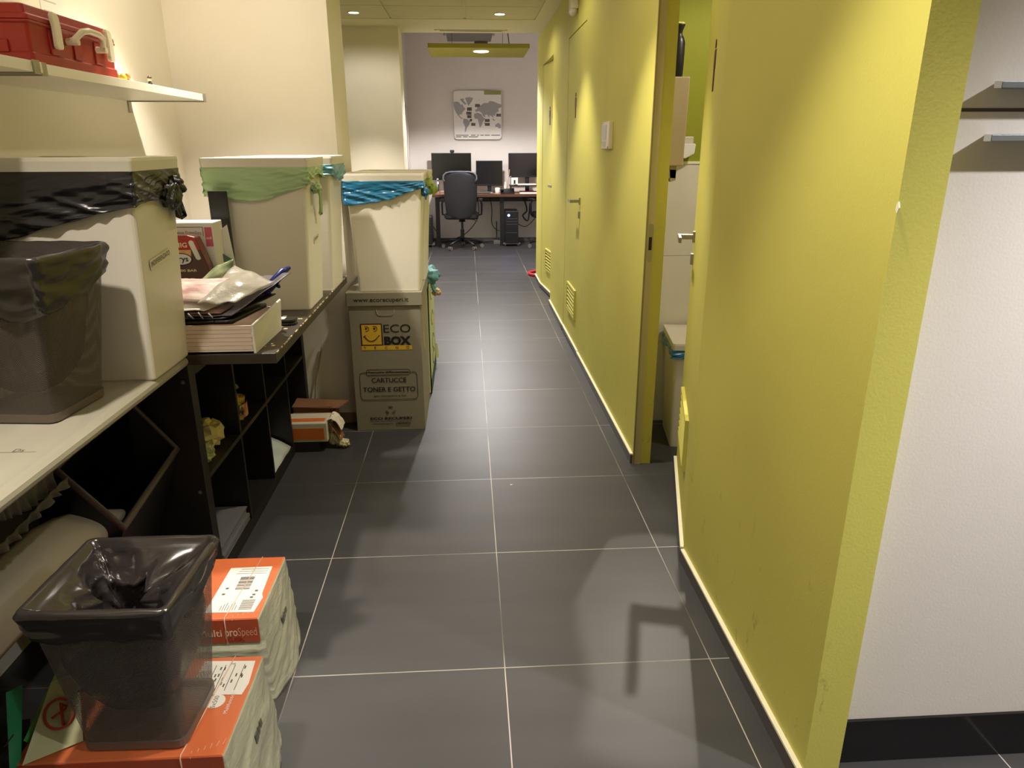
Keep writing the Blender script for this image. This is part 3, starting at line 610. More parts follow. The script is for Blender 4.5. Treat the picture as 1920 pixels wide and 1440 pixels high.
# ------------------------------------------------------------------ orange paper cartons
def carton(x0, x1, y0, y1, h, label, far):
    t = thing('paper_carton', label, 'carton', ((x0 + x1) / 2, (y0 + y1) / 2, 0), 0, 'shrink-wrapped paper cartons on the floor')
    z1 = h; zl = h - .075
    b = B(); b.box(x0, x1, y0, y1, zl, z1, 0)
    # orange top, darker orange front band
    lid = b.build('carton_lid', M_ORANGE, t, world=True, bevel=.003)
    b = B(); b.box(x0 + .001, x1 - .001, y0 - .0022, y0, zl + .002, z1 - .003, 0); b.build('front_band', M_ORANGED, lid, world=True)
    # grey wrapped reams, bulging outwards towards the floor
    b = B()
    rings = []
    def ring(z, bulge, seed):
        out = []; n = 60
        per = [((x0, y0), (x1, y0)), ((x1, y0), (x1, y1)), ((x1, y1), (x0, y1)), ((x0, y1), (x0, y0))]; nn = [(0, -1), (1, 0), (0, 1), (-1, 0)]
        for (p, q), nr in zip(per, nn):
            for k in range(n):
                f = k / n; x = p[0] + (q[0] - p[0]) * f; y = p[1] + (q[1] - p[1]) * f
                s = bulge * (.35 + .65 * math.sin(math.pi * f)) if nr[0] > 0 else bulge * .15
                s += (.004 * abs(N3(x * 20 + seed, y * 14, z * 10)) + .006 * max(-.5, 1 - 2.2 * abs(N3(y * 2.5 + z * 5 + seed, z * 24 - y * 15, seed)))) * min(1, bulge * 60)
                if nr[1] < 0 and z > zl - .012: s = -.001
                out.append((x + nr[0] * s, y + nr[1] * s, z))
        return out
    zs = [(z1 - .002) * k / 36 for k in range(37)]
    bl = lambda z: .040 * (1 - z / z1) ** .9
    b.loft([ring(z, bl(z), 3 if far else 7) for z in zs], 0, (True, True), True); b.build('wrapped_reams', M_WRAP, t, world=True)
    # marks on the wrap side
    b = B()
    for (ya, yb, za, zb) in ((.40, .46, .155, .175), (.47, .50, .16, .178), (.52, .56, .165, .18)):
        yy0 = y0 + (y1 - y0) * ya; yy1 = y0 + (y1 - y0) * yb; X1 = x1 + .012 + bl(.17) * .9
        b.hexa([(X1, yy0, za), (X1 + .0006, yy0, za), (X1 + .0006, yy1, za + .003), (X1, yy1, za + .003), (X1 - .004, yy0 + .004, zb), (X1 - .003, yy0 + .004, zb), (X1 - .003, yy1 + .004, zb), (X1 - .004, yy1 + .004, zb)])
    b.build('printed_mark', mat('grey_print', (92, 92, 82), 0.5, var=0.2), t, world=True)
    # film seams
    b = B(); xs = x1 - .085
    b.tube([(xs, y0 - .003, zl), (xs, y0 - .003, z1 - .002), (xs, y0 + .002, z1 + .002), (xs + .01, (y0 + y1) / 2, z1 + .0014), (xs + .02, y1, z1 + .001)], .0017, 6)
    for k in range(6): b.tube([(xs + .02 + .01 * k, y0 - .003 + .001 * k, z1 - .004), (xs + .018 + .012 * k, y0 + .012 + .006 * k, z1 + .0012)], .0009, 5)
    b.build('film_seam', M_FILM, t, world=True)
    return t, lid
t, lid = carton(-1.015, -.600, -.512, -.214, .25, 'nearer orange paper carton carrying the mesh waste basket', False)
zt = .2508
b = B(); b.prism([(-.732, -.228), (-.612, -.234), (-.606, -.31), (-.612, -.345), (-.735, -.338)], (0, 0, zt), X, Y, (0, 0, .0006), 0)
for k in range(4): b.box(-.70 + k * .022, -.6985 + k * .022, -.33, -.245, zt + .0006, zt + .001, 1)
for k in range(9): b.box(-.731 + k * .0030, -.7295 + k * .0030, -.31, -.262, zt + .0006, zt + .001, 1)
b.text('MI', (-.665, -.246, zt), X, Y, .010, 1, out=.0011)
for k in range(14):
    x = random.uniform(-.695, -.63); y = random.uniform(-.325, -.25); b.box(x, x + .0035, y, y + .010, zt + .0006, zt + .001, 1)
b.build('shipping_label', [M_PAPER, mat('grey_ink', (96, 92, 86), 0.6, var=0.1)], lid, world=True)
b = B(); b.prism(circle(-.664, -.362, .021, 24), (0, 0, zt), X, Y, (0, 0, .0005), 0); b.text('5x500', (-.660, -.382, zt), Y, -X, .015, 1, out=.0008); b.text('Multifunction', (-.628, -.40, zt), Y, -X, .012, 0, out=.0006)
b.build('quantity_print', [M_PAPER, mat('grey_ink', (96, 92, 86), 0.6, var=0.1)], lid, world=True)
t, lid = carton(-1.065, -.645, -.085, .205, .265, 'farther orange paper carton with barcode label behind the basket', True)
zt = .2658
b = B(); b.prism([(-.790, -.058), (-.662, -.062), (-.655, .0), (-.662, .02), (-.668, .152), (-.785, .150)], (0, 0, zt), X, Y, (0, 0, .0006), 0)
for k in range(15): wv = random.choice((.0016, .003)); b.box(-.742, -.703, .042 + k * .0042, .042 + k * .0042 + wv, zt + .0006, zt + .001, 1)
for k in range(8): b.box(-.706, -.672, -.050 + k * .0056, -.050 + k * .0056 + .0026, zt + .0006, zt + .001, 1)
for k in range(7): b.box(-.755 + k * .0065, -.7535 + k * .0065, -.052, -.03 + (k % 3) * .006, zt + .0006, zt + .001, 1)
for k in range(3): b.box(-.76 + k * .004, -.675, .118 + k * .011, .1195 + k * .011, zt + .0006, zt + .001, 1)
for x, y in ((-.768, .045), (-.77, .018), (-.685, .03), (-.687, .012), (-.69, -.0)): b.box(x, x + .008, y, y + .007, zt + .0006, zt + .001, 1)
b.build('shipping_label', [M_PAPER, mat('grey_ink', (96, 92, 86), 0.6, var=0.1)], lid, world=True)
b = B(); yf = -.0878
b.text('Multi', (-.800, yf, .213), X, Z, .030, 0, bold=.012); b.text('pro', (-.733, yf, .213), X, Z, .036, 0, bold=.016, width=.032); b.text('Speed', (-.700, yf, .213), X, Z, .036, 1, width=.048); b.text('CLASSIC', (-.727, yf, .196), X, Z, .018, 2, bold=.01, width=.042)
b.build('printed_name', [mat('pale_pink_print', (240, 196, 172), 0.5, var=0.02), mat('soft_pink_print', (226, 160, 132), 0.5, var=0.02), mat('dark_red_print', (150, 30, 14), 0.5, var=0.02)], lid, world=True)

# ------------------------------------------------------------------ grey cartridge collection box (floor) and green box behind
t = thing('cardboard_box', 'tall grey printed cardboard box standing on the floor', 'box', (-.505, 2.085, 0))
x0, x1, y0, y1 = -.683, -.327, 1.835, 2.335
body = B().box(x0, x1, y0, y1, 0, .70).build('box_body', M_ECO, t, world=True, bevel=.003)
lidb = B().box(x0 - .008, x1 + .012, y0 - .008, y1 + .008, .667, .738).build('box_lid', M_ECO, t, world=True, bevel=.004)
b = B(); b.text('www.ecorecuperi.it', (-.655, y0 - .0082, .690), X, Z, .032, 0, bold=.008, width=.272, out=.0006); b.build('lid_lettering', M_INK, lidb, world=True)
F = y0 - .0004
def FT(b, s, x, z, size, m=0, bold=0, width=None): b.text(s, (x, F, z), X, Z, size, m, bold=bold, width=width, out=.0014)
b = B()
b.box(-.631, -.522, F - .0006, F, .463, .578, 0); b.box(-.625, -.528, F - .0012, F, .469, .572, 1); b.box(-.631, -.377, F - .0008, F, .440, .4625, 1)
def line2(b, pts, r=.0018, m=0): b.tube([(x, F - .0015, z) for x, z in pts], r, 5, m)
line2(b, [(-.612 + .075 * k / 12, .512 - .028 * math.sin(math.pi * (k / 12) ** .9) + .006 * (k / 12)) for k in range(13)], .0022)
line2(b, [(-.617, .509), (-.612, .515), (-.606, .518)]); line2(b, [(-.541, .512), (-.536, .519)])
for cx in (-.596, -.555):
    line2(b, [(cx - .006 + .014 * math.cos(a), .552 + .013 * math.sin(a)) for a in [math.radians(d) for d in range(-100, 130, 20)]], .0014)
    b.prism(circle(cx - .006, .552, .0055, 12), (0, F - .0014, 0), X, Z, (0, -.0006, 0), 0)
b.build('logo', [mat('maroon_print', (58, 22, 12), 0.6, var=0.05), M_ECOY], body, world=True)
b = B()
FT(b, 'ECO', -.515, .531, .060, width=.135); FT(b, 'BOX', -.515, .468, .058, bold=.05, width=.135)
for i, c in enumerate('TECNO'): FT(b, c, -.620 + i * .0535, .4445, .020, bold=.01)
FT(b, 'Raccolta differenziata', -.606, .315, .020, width=.205); FT(b, 'CARTUCCE', -.592, .266, .036, width=.178, bold=.012); FT(b, 'TONER E GETTO', -.638, .216, .036, width=.268, bold=.012); FT(b, 'per stampanti e fax', -.583, .188, .017, width=.165)
FT(b, 'ECO RECUPERI', -.611, .061, .019, width=.215, bold=.03); FT(b, 'raccolta differenziata per il territorio', -.611, .049, .009, width=.215); FT(b, 'www.ecorecuperi.it', -.600, .034, .012, width=.105, bold=.01); FT(b, '800-904411', -.470, .034, .012, width=.058, bold=.01)
def rr_line(xa, xb, za, zb, r):
    p = []
    for cx, cz, a0 in ((xb - r, zb - r, 0), (xa + r, zb - r, 90), (xa + r, za + r, 180), (xb - r, za + r, 270)):
        for k in range(5): a = math.radians(a0 + 22.5 * k); p.append((cx + r * math.cos(a), cz + r * math.sin(a)))
    return p + [p[0]]
line2(b, rr_line(-.651, -.358, .174, .322, .02), .0011); line2(b, rr_line(-.478, -.405, .029, .046, .005), .0008)
for k in range(3):
    a = math.radians(90 + 120 * k); c = (-.504, .112)
    line2(b, [(c[0] + .018 * math.cos(a + e), c[1] + .016 * math.sin(a + e)) for e in (-.55, -.2, .2, .5)], .0012); line2(b, [(c[0] + .025 * math.cos(a + e), c[1] + .022 * math.sin(a + e)) for e in (-.5, -.2, .2, .45)], .0012)
b.build('lettering', M_INK, body, world=True)
b = B(); b.box(-.613, -.396, F - .0014, F - .0002, .309, .335, 0); b.build('caption_panel', M_ECO, body, world=True)
b = B(); b.text('Raccolta differenziata', (-.606, F - .0015, .315), X, Z, .020, 0, width=.203, out=.0004); line2(b, rr_line(-.614, -.395, .308, .336, .008), .0011); b.build('caption', M_INK, body, world=True)
b = B(); line2(b, [(-.546, .648), (-.543, .630), (-.535, .620), (-.468, .620), (-.460, .630), (-.457, .648)], .0014); b.build('hand_slot', mat('pale_cut_edge', (170, 164, 146), 0.7, var=0.05), body, world=True)
b = B()
b.prism([(1.95, .60), (1.99, .58), (2.01, .45), (2.06, .50), (2.03, .36), (1.97, .42)], (x1 + .0006, 0, 0), Y, Z, (.0006, 0, 0), 0); b.build('side_graphic', mat('dull_yellow_print', (186, 170, 96), 0.6, var=0.1), body, world=True)
# green-printed box
t = thing('cardboard_box', 'pale green printed cardboard box behind the grey one', 'box', (-.50, 2.73, 0))
gb = B(); x0, x1, y0, y1 = -.69, -.318, 2.405, 3.03
for a in ((x0, x1, y0, y0 + .006), (x0, x1, y1 - .006, y1), (x0, x0 + .006, y0, y1), (x1 - .006, x1, y0, y1)): gb.box(a[0], a[1], a[2], a[3], 0, .66)
gb.box(x0, x1, y0, y1, 0, .006); gb = gb.build('box_body', M_GREENC, t, world=True)
B().box(x1, x1 + .001, y0, y1, .0, .09).build('base_band', M_GREEND, gb, world=True)
b = B()
for z in (.56, .40, .25, .15): b.tube([(x1 + .001, 2.72 + .09 * math.cos(a), z + .045 * math.sin(a)) for a in [2 * math.pi * k / 14 for k in range(12)]], .0016, 5)
b.build('printed_loop', M_GREEND, gb, world=True)
B().hexa([(x1 - .002, 2.98, .05), (x1 + .002, 2.98, .05), (x1 + .022, 3.03, .05), (x1 + .018, 3.03, .05), (x1 - .002, 2.98, .16), (x1 + .002, 2.98, .16), (x1 + .012, 3.03, .14), (x1 + .008, 3.03, .14)]).build('torn_flap', M_GREENC, t, world=True)
t = thing('blue_bag', 'crumpled pale blue plastic bag poking out of the green box', 'bag', (-.33, 2.45, .60))
b = B(); knot(b, (0, 0, .11), .06, 3.3, [(0, 0, 0), (.03, .03, -.04), (.045, .06, -.09)], 0, (1, 1, .9)); b.build('bag_film', M_BLUEPALE, t)
b = B(); knot(b, (.055, .07, .0), .022, 6.1); b.build('torn_piece', mat('peach_scrap', (224, 190, 150), 0.7, var=0.15), t)

# ------------------------------------------------------------------ things on the dark slab between the two bins
# open white carton with black trays and papers
t = thing('document_box', 'shallow white cardboard box full of papers on the dark slab', 'box', (-.86, .60, .823))
x0, x1, y0, y1 = -1.02, -.742, .462, .755
b = B()
for k in range(7): b.box(x0, x1 - .002 * (k % 2), y0, y0 + .006 + .0006 * (k % 2), .823 + k * .0125, .8345 + k * .0125)
b.box(x0, x1, y0, y1, .823, .829); b.box(x0, x0 + .005, y0, y1, .823, .91); b.box(x0, x1, y1 - .005, y1, .823, .905)
bd = b.build('box_body', mat('pinkish_card', (226, 208, 190), 0.7, var=0.06), t, world=True)
b = B(); b.hexa([(x1 - .001, y0, .823), (x1 + .007, y0, .823), (x1 + .012, y1, .823), (x1 + .004, y1, .823), (x1 + .001, y0, .908), (x1 + .006, y0, .908), (x1 + .02, y1, .925), (x1 + .013, y1, .925)]); b.tube([(x1 + .004, y0, .909), (x1 + .0165, y1, .927)], .004, 8); b.build('side_flap', M_PAPER, t, world=True)
def sheet(name, label, pts, m, cat='paper', thick=.0012, bend=.012, seed=0, sub=10, group=None):
    """a loose sheet spanned between four corner points, gently curled"""
    a, bb, c, d = [Vector(p) for p in pts]; b = B()
    def fn(u, v):
        p = a.lerp(bb, u).lerp(d.lerp(c, u), v); n = (bb - a).cross(d - a).normalized()
        return p + n * (bend * math.sin(math.pi * u) * math.sin(math.pi * v) + bend * .5 * N3(u * 3 + seed, v * 3, seed))
    b.grid(fn, sub, sub); o = b.build(name, m, solid=thick)
    return tag(o, label, cat, group)
sheet('document_tray', 'black curved plastic tray lying in the white document box', [(-1.02, .475, .915), (-.80, .475, .918), (-.745, .66, .93), (-1.02, .70, .92)], M_DARK, 'tray', .012, .006, 1)
sheet('grey_folder', 'dark grey folder sheet sticking out of the document box to the right', [(-.93, .47, .938), (-.800, .478, .938), (-.655, .66, 1.035), (-.80, .80, 1.0)], mat('grey_folder', (104, 98, 102), 0.5, var=0.08), 'folder', .002, -.012, 2)
sheet('black_folder', 'black folder under the grey folder in the document box', [(-1.02, .47, .93), (-.82, .474, .93), (-.70, .62, .975), (-.95, .74, .955)], M_DARK, 'folder', .004, -.008, 3)
sheet('plastic_sleeve', 'crumpled translucent plastic sleeve on top of the papers', [(-.90, .485, .975), (-.79, .49, .975), (-.70, .62, 1.015), (-.845, .70, 1.055)], mat('milky_sleeve', (190, 184, 170), 0.3, var=0.1, bump=0.4, bscale=30, alpha=.8), 'sleeve', .0006, .016, 4, 18)
sheet('printed_leaflet', 'white leaflet with pink print in front of the coffee bag', [(-1.02, .50, .985), (-.86, .50, .975), (-.83, .60, 1.03), (-1.0, .60, 1.03)], mat('pink_leaflet', (226, 214, 206), 0.5, rgb2=(176, 130, 124), vscale=14, stretch=(1, 3, 3)), 'leaflet', .0008, .006, 5)
sheet('paper_sheet', 'white sheets sagging over the black tray', [(-1.02, .478, .960), (-.88, .478, .953), (-.82, .60, .965), (-1.02, .62, .972)], M_PAPER, 'paper', .0008, .01, 6)
sheet('brown_sheet', 'small brown card edge above the black folder', [(-.93, .474, .946), (-.83, .475, .946), (-.80, .58, .958), (-.92, .60, .958)], mat('dull_brown_card', (120, 88, 72), .6, var=.2), 'card', .002, .006, 16)
b = B()
for k in range(5): b.tube([(-.985 + .03 * k, .469, .948 + .003 * (k % 2)), (-.975 + .03 * k, .466, .938), (-.965 + .028 * k, .468, .932)], .0022, 6)
tag(b.build('cable_tie', mat('grey_strap', (150, 150, 156), 0.4, var=0.1)), 'grey plastic straps lying across the black tray', 'strap')
t = thing('dustpan', 'dark blue plastic handle rising out of the papers', 'dustpan', (-.72, .68, .98))
b = B(); b.tube([(-.03, -.02, -.02), (.0, .0, .02), (.025, .03, .05), (.045, .05, .062)], [.012, .015, .013, .006], 12); b.build('handle', M_BLUEP, t)
b = B(); b.tube([(.01, .0, .015), (.02, -.004, .004)], [.010, .004], 8); b.build('thumb_hook', M_BLUEP, t)
# coffee bag
t = thing('coffee_bag', 'brown and red coffee bag with oval logo behind the white bin', 'bag', (-1.02, .80, .823))
pts = [(-.10, 0), (.075, .0), (.068, .10), (.055, .19), (.025, .285), (-.0, .292), (-.10, .290)]
b = B(); o = (-1.02, .80, .85); b.prism(pts, o, X, Z, (0, .05, 0), 0); b.build('bag_body', mat('coffee_brown', (86, 46, 34), 0.35, var=0.3, vscale=12), t, world=True, bevel=.004)
b = B(); b.prism([(-.098, .243), (.036, .243), (.023, .282), (-.0, .289), (-.098, .287)], o, X, Z, (0, -.0015, 0), 0); b.build('red_band', mat('coffee_red', (176, 32, 20), 0.4, var=0.2), t, world=True)
b = B(); b.prism([(-.098, .200), (-.006, .200), (.004, .22), (.006, .243), (-.098, .243)], o, X, Z, (0, -.0015, 0), 0); b.build('cup_picture', mat('coffee_orange', (214, 140, 60), 0.4, rgb2=(226, 190, 120), vscale=20), t, world=True)
b = B(); b.prism([(.019 + .0088 * math.cos(a_) + (.0085 if math.sin(a_) < 0 else -.0085), .242 + .0088 * math.sin(a_) + (-.024 if math.sin(a_) < 0 else .024)) for a_ in [2 * math.pi * k / 16 for k in range(16)]], o, X, Z, (0, -.002, 0), 0); b.build('handle_hole', mat('pale_hole', (222, 220, 205), 0.6, var=0.03), t, world=True)
b = B(); b.prism([(-.030 + .034 * math.cos(a_), .212 + .018 * math.sin(a_)) for a_ in [2 * math.pi * k / 24 for k in range(24)]], o, X, Z, (0, -.0022, 0), 0); b.prism([(-.030 + .037 * math.cos(a_), .212 + .021 * math.sin(a_)) for a_ in [2 * math.pi * k / 24 for k in range(24)]], o, X, Z, (0, -.0018, 0), 1)
b.text('rys', (-1.058, .80 - .0023, 1.055), X, Z, .026, 1, bold=.02, width=.032, out=.0006); b.build('logo', [M_PAPER, M_INK], t, world=True)
M_CRP = mat('cream_print', (236, 214, 170), 0.5, var=0.02)
b = B(); b.text('AMIG', (-1.082, .80 - .0018, 1.102), X, Z, .022, 0, bold=.02, width=.058, out=.0008); b.build('upper_lettering', M_CRP, t, world=True)
b = B(); b.text('2,000 BAR', (-1.078, .80, 1.020), X, Z, .011, 0, bold=.02, width=.075, out=.0008); b.build('middle_lettering', M_CRP, t, world=True)
b = B(); b.text('ago', (-1.083, .80, .975), X, Z, .05, 0, bold=.01, width=.075, out=.0008); b.build('lower_lettering', mat('gold_print', (220, 190, 90), 0.5, var=0.02), t, world=True)
# supplies box behind
t = thing('supplies_box', 'white and pink printer supplies box behind the coffee bag', 'box', (-1.04, .92, .823))
B().box(-1.16, -.957, .87, .97, .823, 1.176).build('box_body', M_PAPER, t, world=True, bevel=.002)
b = B(); b.box(-.985, -.961, .8685, .870, 1.095, 1.160, 0); b.build('pink_tab', mat('pink_print', (206, 96, 112), 0.5, var=0.03), t, world=True)
b = B(); b.text('océ', (-.982, .8685, 1.12), X, Z, .014, 0, bold=.02, width=.018, out=.0006); b.build('tab_lettering', M_PAPER, t, world=True)
b = B(); b.text('Imaging Supplies', (-1.105, .870, 1.135), X, Z, .020, 0, width=.108, out=.0006); b.box(-1.15, -.990, .8692, .870, 1.160, 1.162, 0); b.box(-.992, -.990, .8692, .870, 1.13, 1.162, 0); b.build('lettering', mat('grey_ink2', (110, 106, 108), 0.6, var=0.1), t, world=True)
b = B(); b.box(-1.003, -.94, 1.0, 1.015, .823, 1.272); tag(b.build('black_board', M_DARK), 'narrow black board standing between the two lidded bins', 'board')
b = B(); b.prism([(-.985, .823), (-.905, .823), (-.935, 1.16), (-.985, 1.125)], (0, .955, 0), X, Z, (0, .002, 0)); tag(b.build('white_flyer', M_PAPER), 'white flyer leaning beside the black board', 'paper')
t = b = B(); b.prism([(-.985, 1.0), (-.93, 1.0), (-.93, 1.04), (-.965, 1.065), (-.985, 1.055)], (0, .94, 0), X, Z, (0, .004, 0)); tag(b.build('green_packet', mat('teal_packet', (20, 120, 92), 0.4, rgb2=(120, 120, 116), vscale=14)), 'small teal green packet in front of the white flyer', 'packet')
b = B(); b.prism([(-.985, .823), (-.93, .823), (-.922, .995), (-.985, .985)], (0, .90, 0), X, Z, (0, .002, 0)); tag(b.build('paper_slip', M_PAPER), 'white paper slip below the teal packet', 'paper')
b = B(); b.box(-.972, -.960, .86, .868, .97, .992); tag(b.build('binder_clip', M_DARK), 'small black clip beside the coffee bag', 'clip')
# plastic pouch (greenish) standing beside the bag
sheet('clear_pouch', 'pale green translucent pouch standing next to the coffee bag', [(-.985, .66, .985), (-.86, .66, 1.0), (-.845, .70, 1.075), (-.90, .70, 1.055)], mat('green_tint_pouch', (190, 200, 160), 0.35, rgb2=(120, 134, 96), vscale=22, bump=0.3, bscale=20), 'pouch', .001, .008, 9, 14)
# phones / gadgets on the slab
for i, (z, y, lab) in enumerate(((.8235, .835, 'thin black gadget lying under the other on the dark slab'), (.8335, .84, 'rounded black gadget with pale label stacked on the dark slab'))):
    b = B(); b.loft([rrect(.050, .030, .02, z, cx=-.748, cy=y), rrect(.052, .032, .022, z + .004, cx=-.748, cy=y), rrect(.050, .030, .02, z + .0095, cx=-.748, cy=y)]); o = tag(b.build('handheld_gadget', M_DARK), lab, 'gadget', 'gadgets on the dark slab')
B().box(-.785, -.735, .822, .858, .843, .8445).build('paper_label', M_PAPER, o, world=True)

# ------------------------------------------------------------------ inside the bookcase
def crumple(name, label, cat, c, size, m, seed, printed=None):
    t = thing(name, label, cat, c); b = B()
    def fn(u, v):
        th = u * 2 * math.pi; ph = v * math.pi; d = Vector((math.sin(ph) * math.cos(th), math.sin(ph) * math.sin(th), math.cos(ph)))
        cell = noise.cell(d * 3 + Vector((seed, 0, 0))); q = .82 + .28 * N3(d.x * 1.8 + seed, d.y * 1.8, d.z * 1.8) + .18 * cell
        return Vector((d.x * size[0] * q, d.y * size[1] * q, size[2] + d.z * size[2] * min(q, 1.0)))
    b.grid(fn, 16, 10, 0, False); b.build('wrapper', m, t)
    if printed:
        b = B(); b.grid(lambda u, v: Vector((size[0] * (.72 + .22 * math.sin(u * 3)), (u - .5) * size[1] * .9, size[2] * (.5 + v * .8))), 4, 4, 0, False); b.build('printed_patch', printed, t)
    return t
M_PRINT = mat('green_white_print', (206, 202, 150), 0.5, rgb2=(96, 120, 60), vscale=40); M_PRINT2 = mat('red_cream_print', (222, 206, 130), 0.5, rgb2=(70, 40, 30), vscale=30)
crumple('crumpled_paper_bag', 'crumpled cream paper bag in the first upper cell of the bookcase', 'paper bag', (-1.02, .72, .402), (.06, .085, .055), M_KRAFT, 1.5)
crumple('crumpled_packet', 'green and cream packet at the front of the first upper cell', 'packet', (-.985, .60, .402), (.03, .05, .035), M_PRINT, 4.2)
crumple('crumpled_packet', 'small cream packet leaning on the side panel of the first upper cell', 'packet', (-1.0, .545, .402), (.03, .026, .075), M_KRAFT, 8.2)
crumple('crumpled_carton', 'crushed yellow, red and black packaging in the second upper cell', 'packaging', (-1.0, .955, .402), (.055, .09, .065), mat('mixed_print', (222, 190, 96), 0.5, rgb2=(52, 40, 36), vscale=24), 6.6, mat('red_patch', (190, 40, 30), 0.5, rgb2=(230, 214, 160), vscale=16))
crumple('crumpled_wrapper', 'dark printed wrapper on top of the crushed yellow packaging', 'wrapper', (-1.02, .95, .525), (.05, .08, .022), mat('dark_wrapper', (70, 66, 60), 0.4, rgb2=(170, 165, 150), vscale=20), 2.2)
crumple('crumpled_paper_bag', 'small cream bag at the bottom front of the second upper cell', 'paper bag', (-.975, .885, .402), (.02, .02, .035), M_KRAFT, 3.2)
t = thing('magazine_stack', 'stack of grey papers lying in the first lower cell', 'papers', (-1.07, .68, .045))
for k in range(12):
    o = random.uniform(-.006, .006); B().box(-1.20 + o, -.955 + o, .53, .83 + o, .045 + k * .0052, .0495 + k * .0052).build('paper_sheet', mat('grey_paper', (104, 102, 106), 0.6, var=0.1), t, world=True)
sheet('clear_folder', 'clear plastic folder with papers in the third lower cell', [(-1.15, 1.23, .06), (-.955, 1.23, .05), (-.953, 1.53, .05), (-1.15, 1.53, .17)], mat('clear_folder', (196, 204, 196), 0.2, var=0.15, vscale=10), 'folder', .003, .02, 12)

# ------------------------------------------------------------------ torn toner cartons on the floor by the pier
t = thing('torn_carton', 'torn white and orange toner carton on the floor beside the bookcase', 'carton', (-.84, 1.66, 0))
b = B(); b.box(-.99, -.785, 1.575, 1.72, .052, .150, 0); bd = b.build('carton_body', mat('grey_white_card', (206, 196, 176), 0.7, var=0.1), t, world=True, bevel=.004)
B().box(-.975, -.800, 1.5738, 1.575, .066, .125).build('orange_front', mat('orange_print', (206, 110, 40), 0.6, var=0.05), bd, world=True)
B().box(-.97, -.800, 1.60, 1.645, .150, .1508).build('orange_top', mat('orange_print', (206, 110, 40), 0.6, var=0.05), bd, world=True)
B().box(-.99, -.83, 1.575, 1.72, 0, .052).build('black_base', M_INK, t, world=True)
b = B(); b.grid(lambda u, v: Vector((-.79 + .07 * u, 1.60 + .10 * v, .15 + .02 * math.sin(u * 3.1) - .05 * u * u + .01 * N3(u * 5, v * 5, 2))), 8, 8, 0, False); b.build('torn_flap', mat('pale_flap', (226, 220, 200), 0.6, var=0.08), t, world=True, solid=.002)
b = B(); b.grid(lambda u, v: Vector((-.775 + .045 * u + .012 * v, 1.60 + .06 * v, .135 - .085 * u + .012 * N3(u * 4, v * 6, 7))), 6, 8, 0, False); b.build('brown_flap', M_CARD, t, world=True, solid=.003)
t = thing('crumpled_tissue', 'crumpled white plastic wrap spilling from the torn carton', 'wrapping', (-.74, 1.63, 0))
b = B(); knot(b, (-.02, 0, .045), .026, 4.4, None, 0, (1, .8, 1.3)); knot(b, (.02, -.005, .024), .022, 2.4, None, 0, (1.2, 1, .9)); b.build('wrap', mat('pale_wrap', (206, 196, 160), 0.4, var=0.15, bump=0.4, bscale=40), t)
t = thing('torn_carton', 'brown torn carton behind the orange and white one', 'carton', (-.85, 1.83, 0))
B().box(-.99, -.78, 1.76, 1.90, 0, .135).build('carton_body', M_CARD, t, world=True, bevel=.003)
B().hexa([(-.99, 1.76, .165), (-.76, 1.76, .155), (-.72, 1.86, .16), (-.99, 1.88, .17), (-.99, 1.76, .170), (-.76, 1.76, .160), (-.72, 1.86, .165), (-.99, 1.88, .175)]).build('open_flap', M_CARD, t, world=True)
b = B(); b.box(-.985, -.79, 1.765, 1.77, .135, .166); b.box(-.80, -.795, 1.765, 1.88, .135, .160); b.build('inner_wall', M_CARD, t, world=True)
b = B(); b.tube([(-.93, 1.93, .0), (-.905, 1.945, .2), (-.85, 1.95, .45)], .004, 6); tag(b.build('leaning_rod', mat('pale_rod', (170, 160, 130), .4, var=.1)), 'thin pale rod leaning on the wall beside the bookcase', 'rod')

# ------------------------------------------------------------------ under the worktop
t = thing('storage_crate', 'open black crate tilted under the grey worktop', 'crate', (-1.2, .15, .0))
b = B()
A0 = [(-1.33, .06, .30), (-1.13, .06, .10), (-1.13, .40, .14), (-1.36, .40, .36)]; A1 = [(-1.14, .03, .65), (-1.0, .03, .476), (-1.01, .44, .52), (-1.13, .42, .70)]
b.loft([A0, A1], 0, (True, False)); b.build('crate_body', M_DARK, t, world=True, solid=.008)
b = B(); b.tube(A1, .011, 8, closed=True); b.build('crate_rim', mat('dull_rim', (74, 66, 62), 0.5, var=0.2), t, world=True)
# big white curved plastic sheet
b = B()
def fn(u, v):
    lo = Vector((-1.05, -.75 + .80 * v, .432 + .01 * v)); up = Vector((-1.15 + .06 * v ** 6, -.70 + .90 * v, .55 - .11 * max(0, (v - .66) / .34) ** 1.6))
    return lo.lerp(up, u) + Vector((.03, 0, .02)) * math.sin(math.pi * u)
b.grid(fn, 16, 12); tag(b.build('poster_roll', mat('off_white_sheet', (150, 144, 130), 0.5, var=0.03), solid=.004), 'large curved off-white plastic sheet leaning under the worktop', 'sheet')
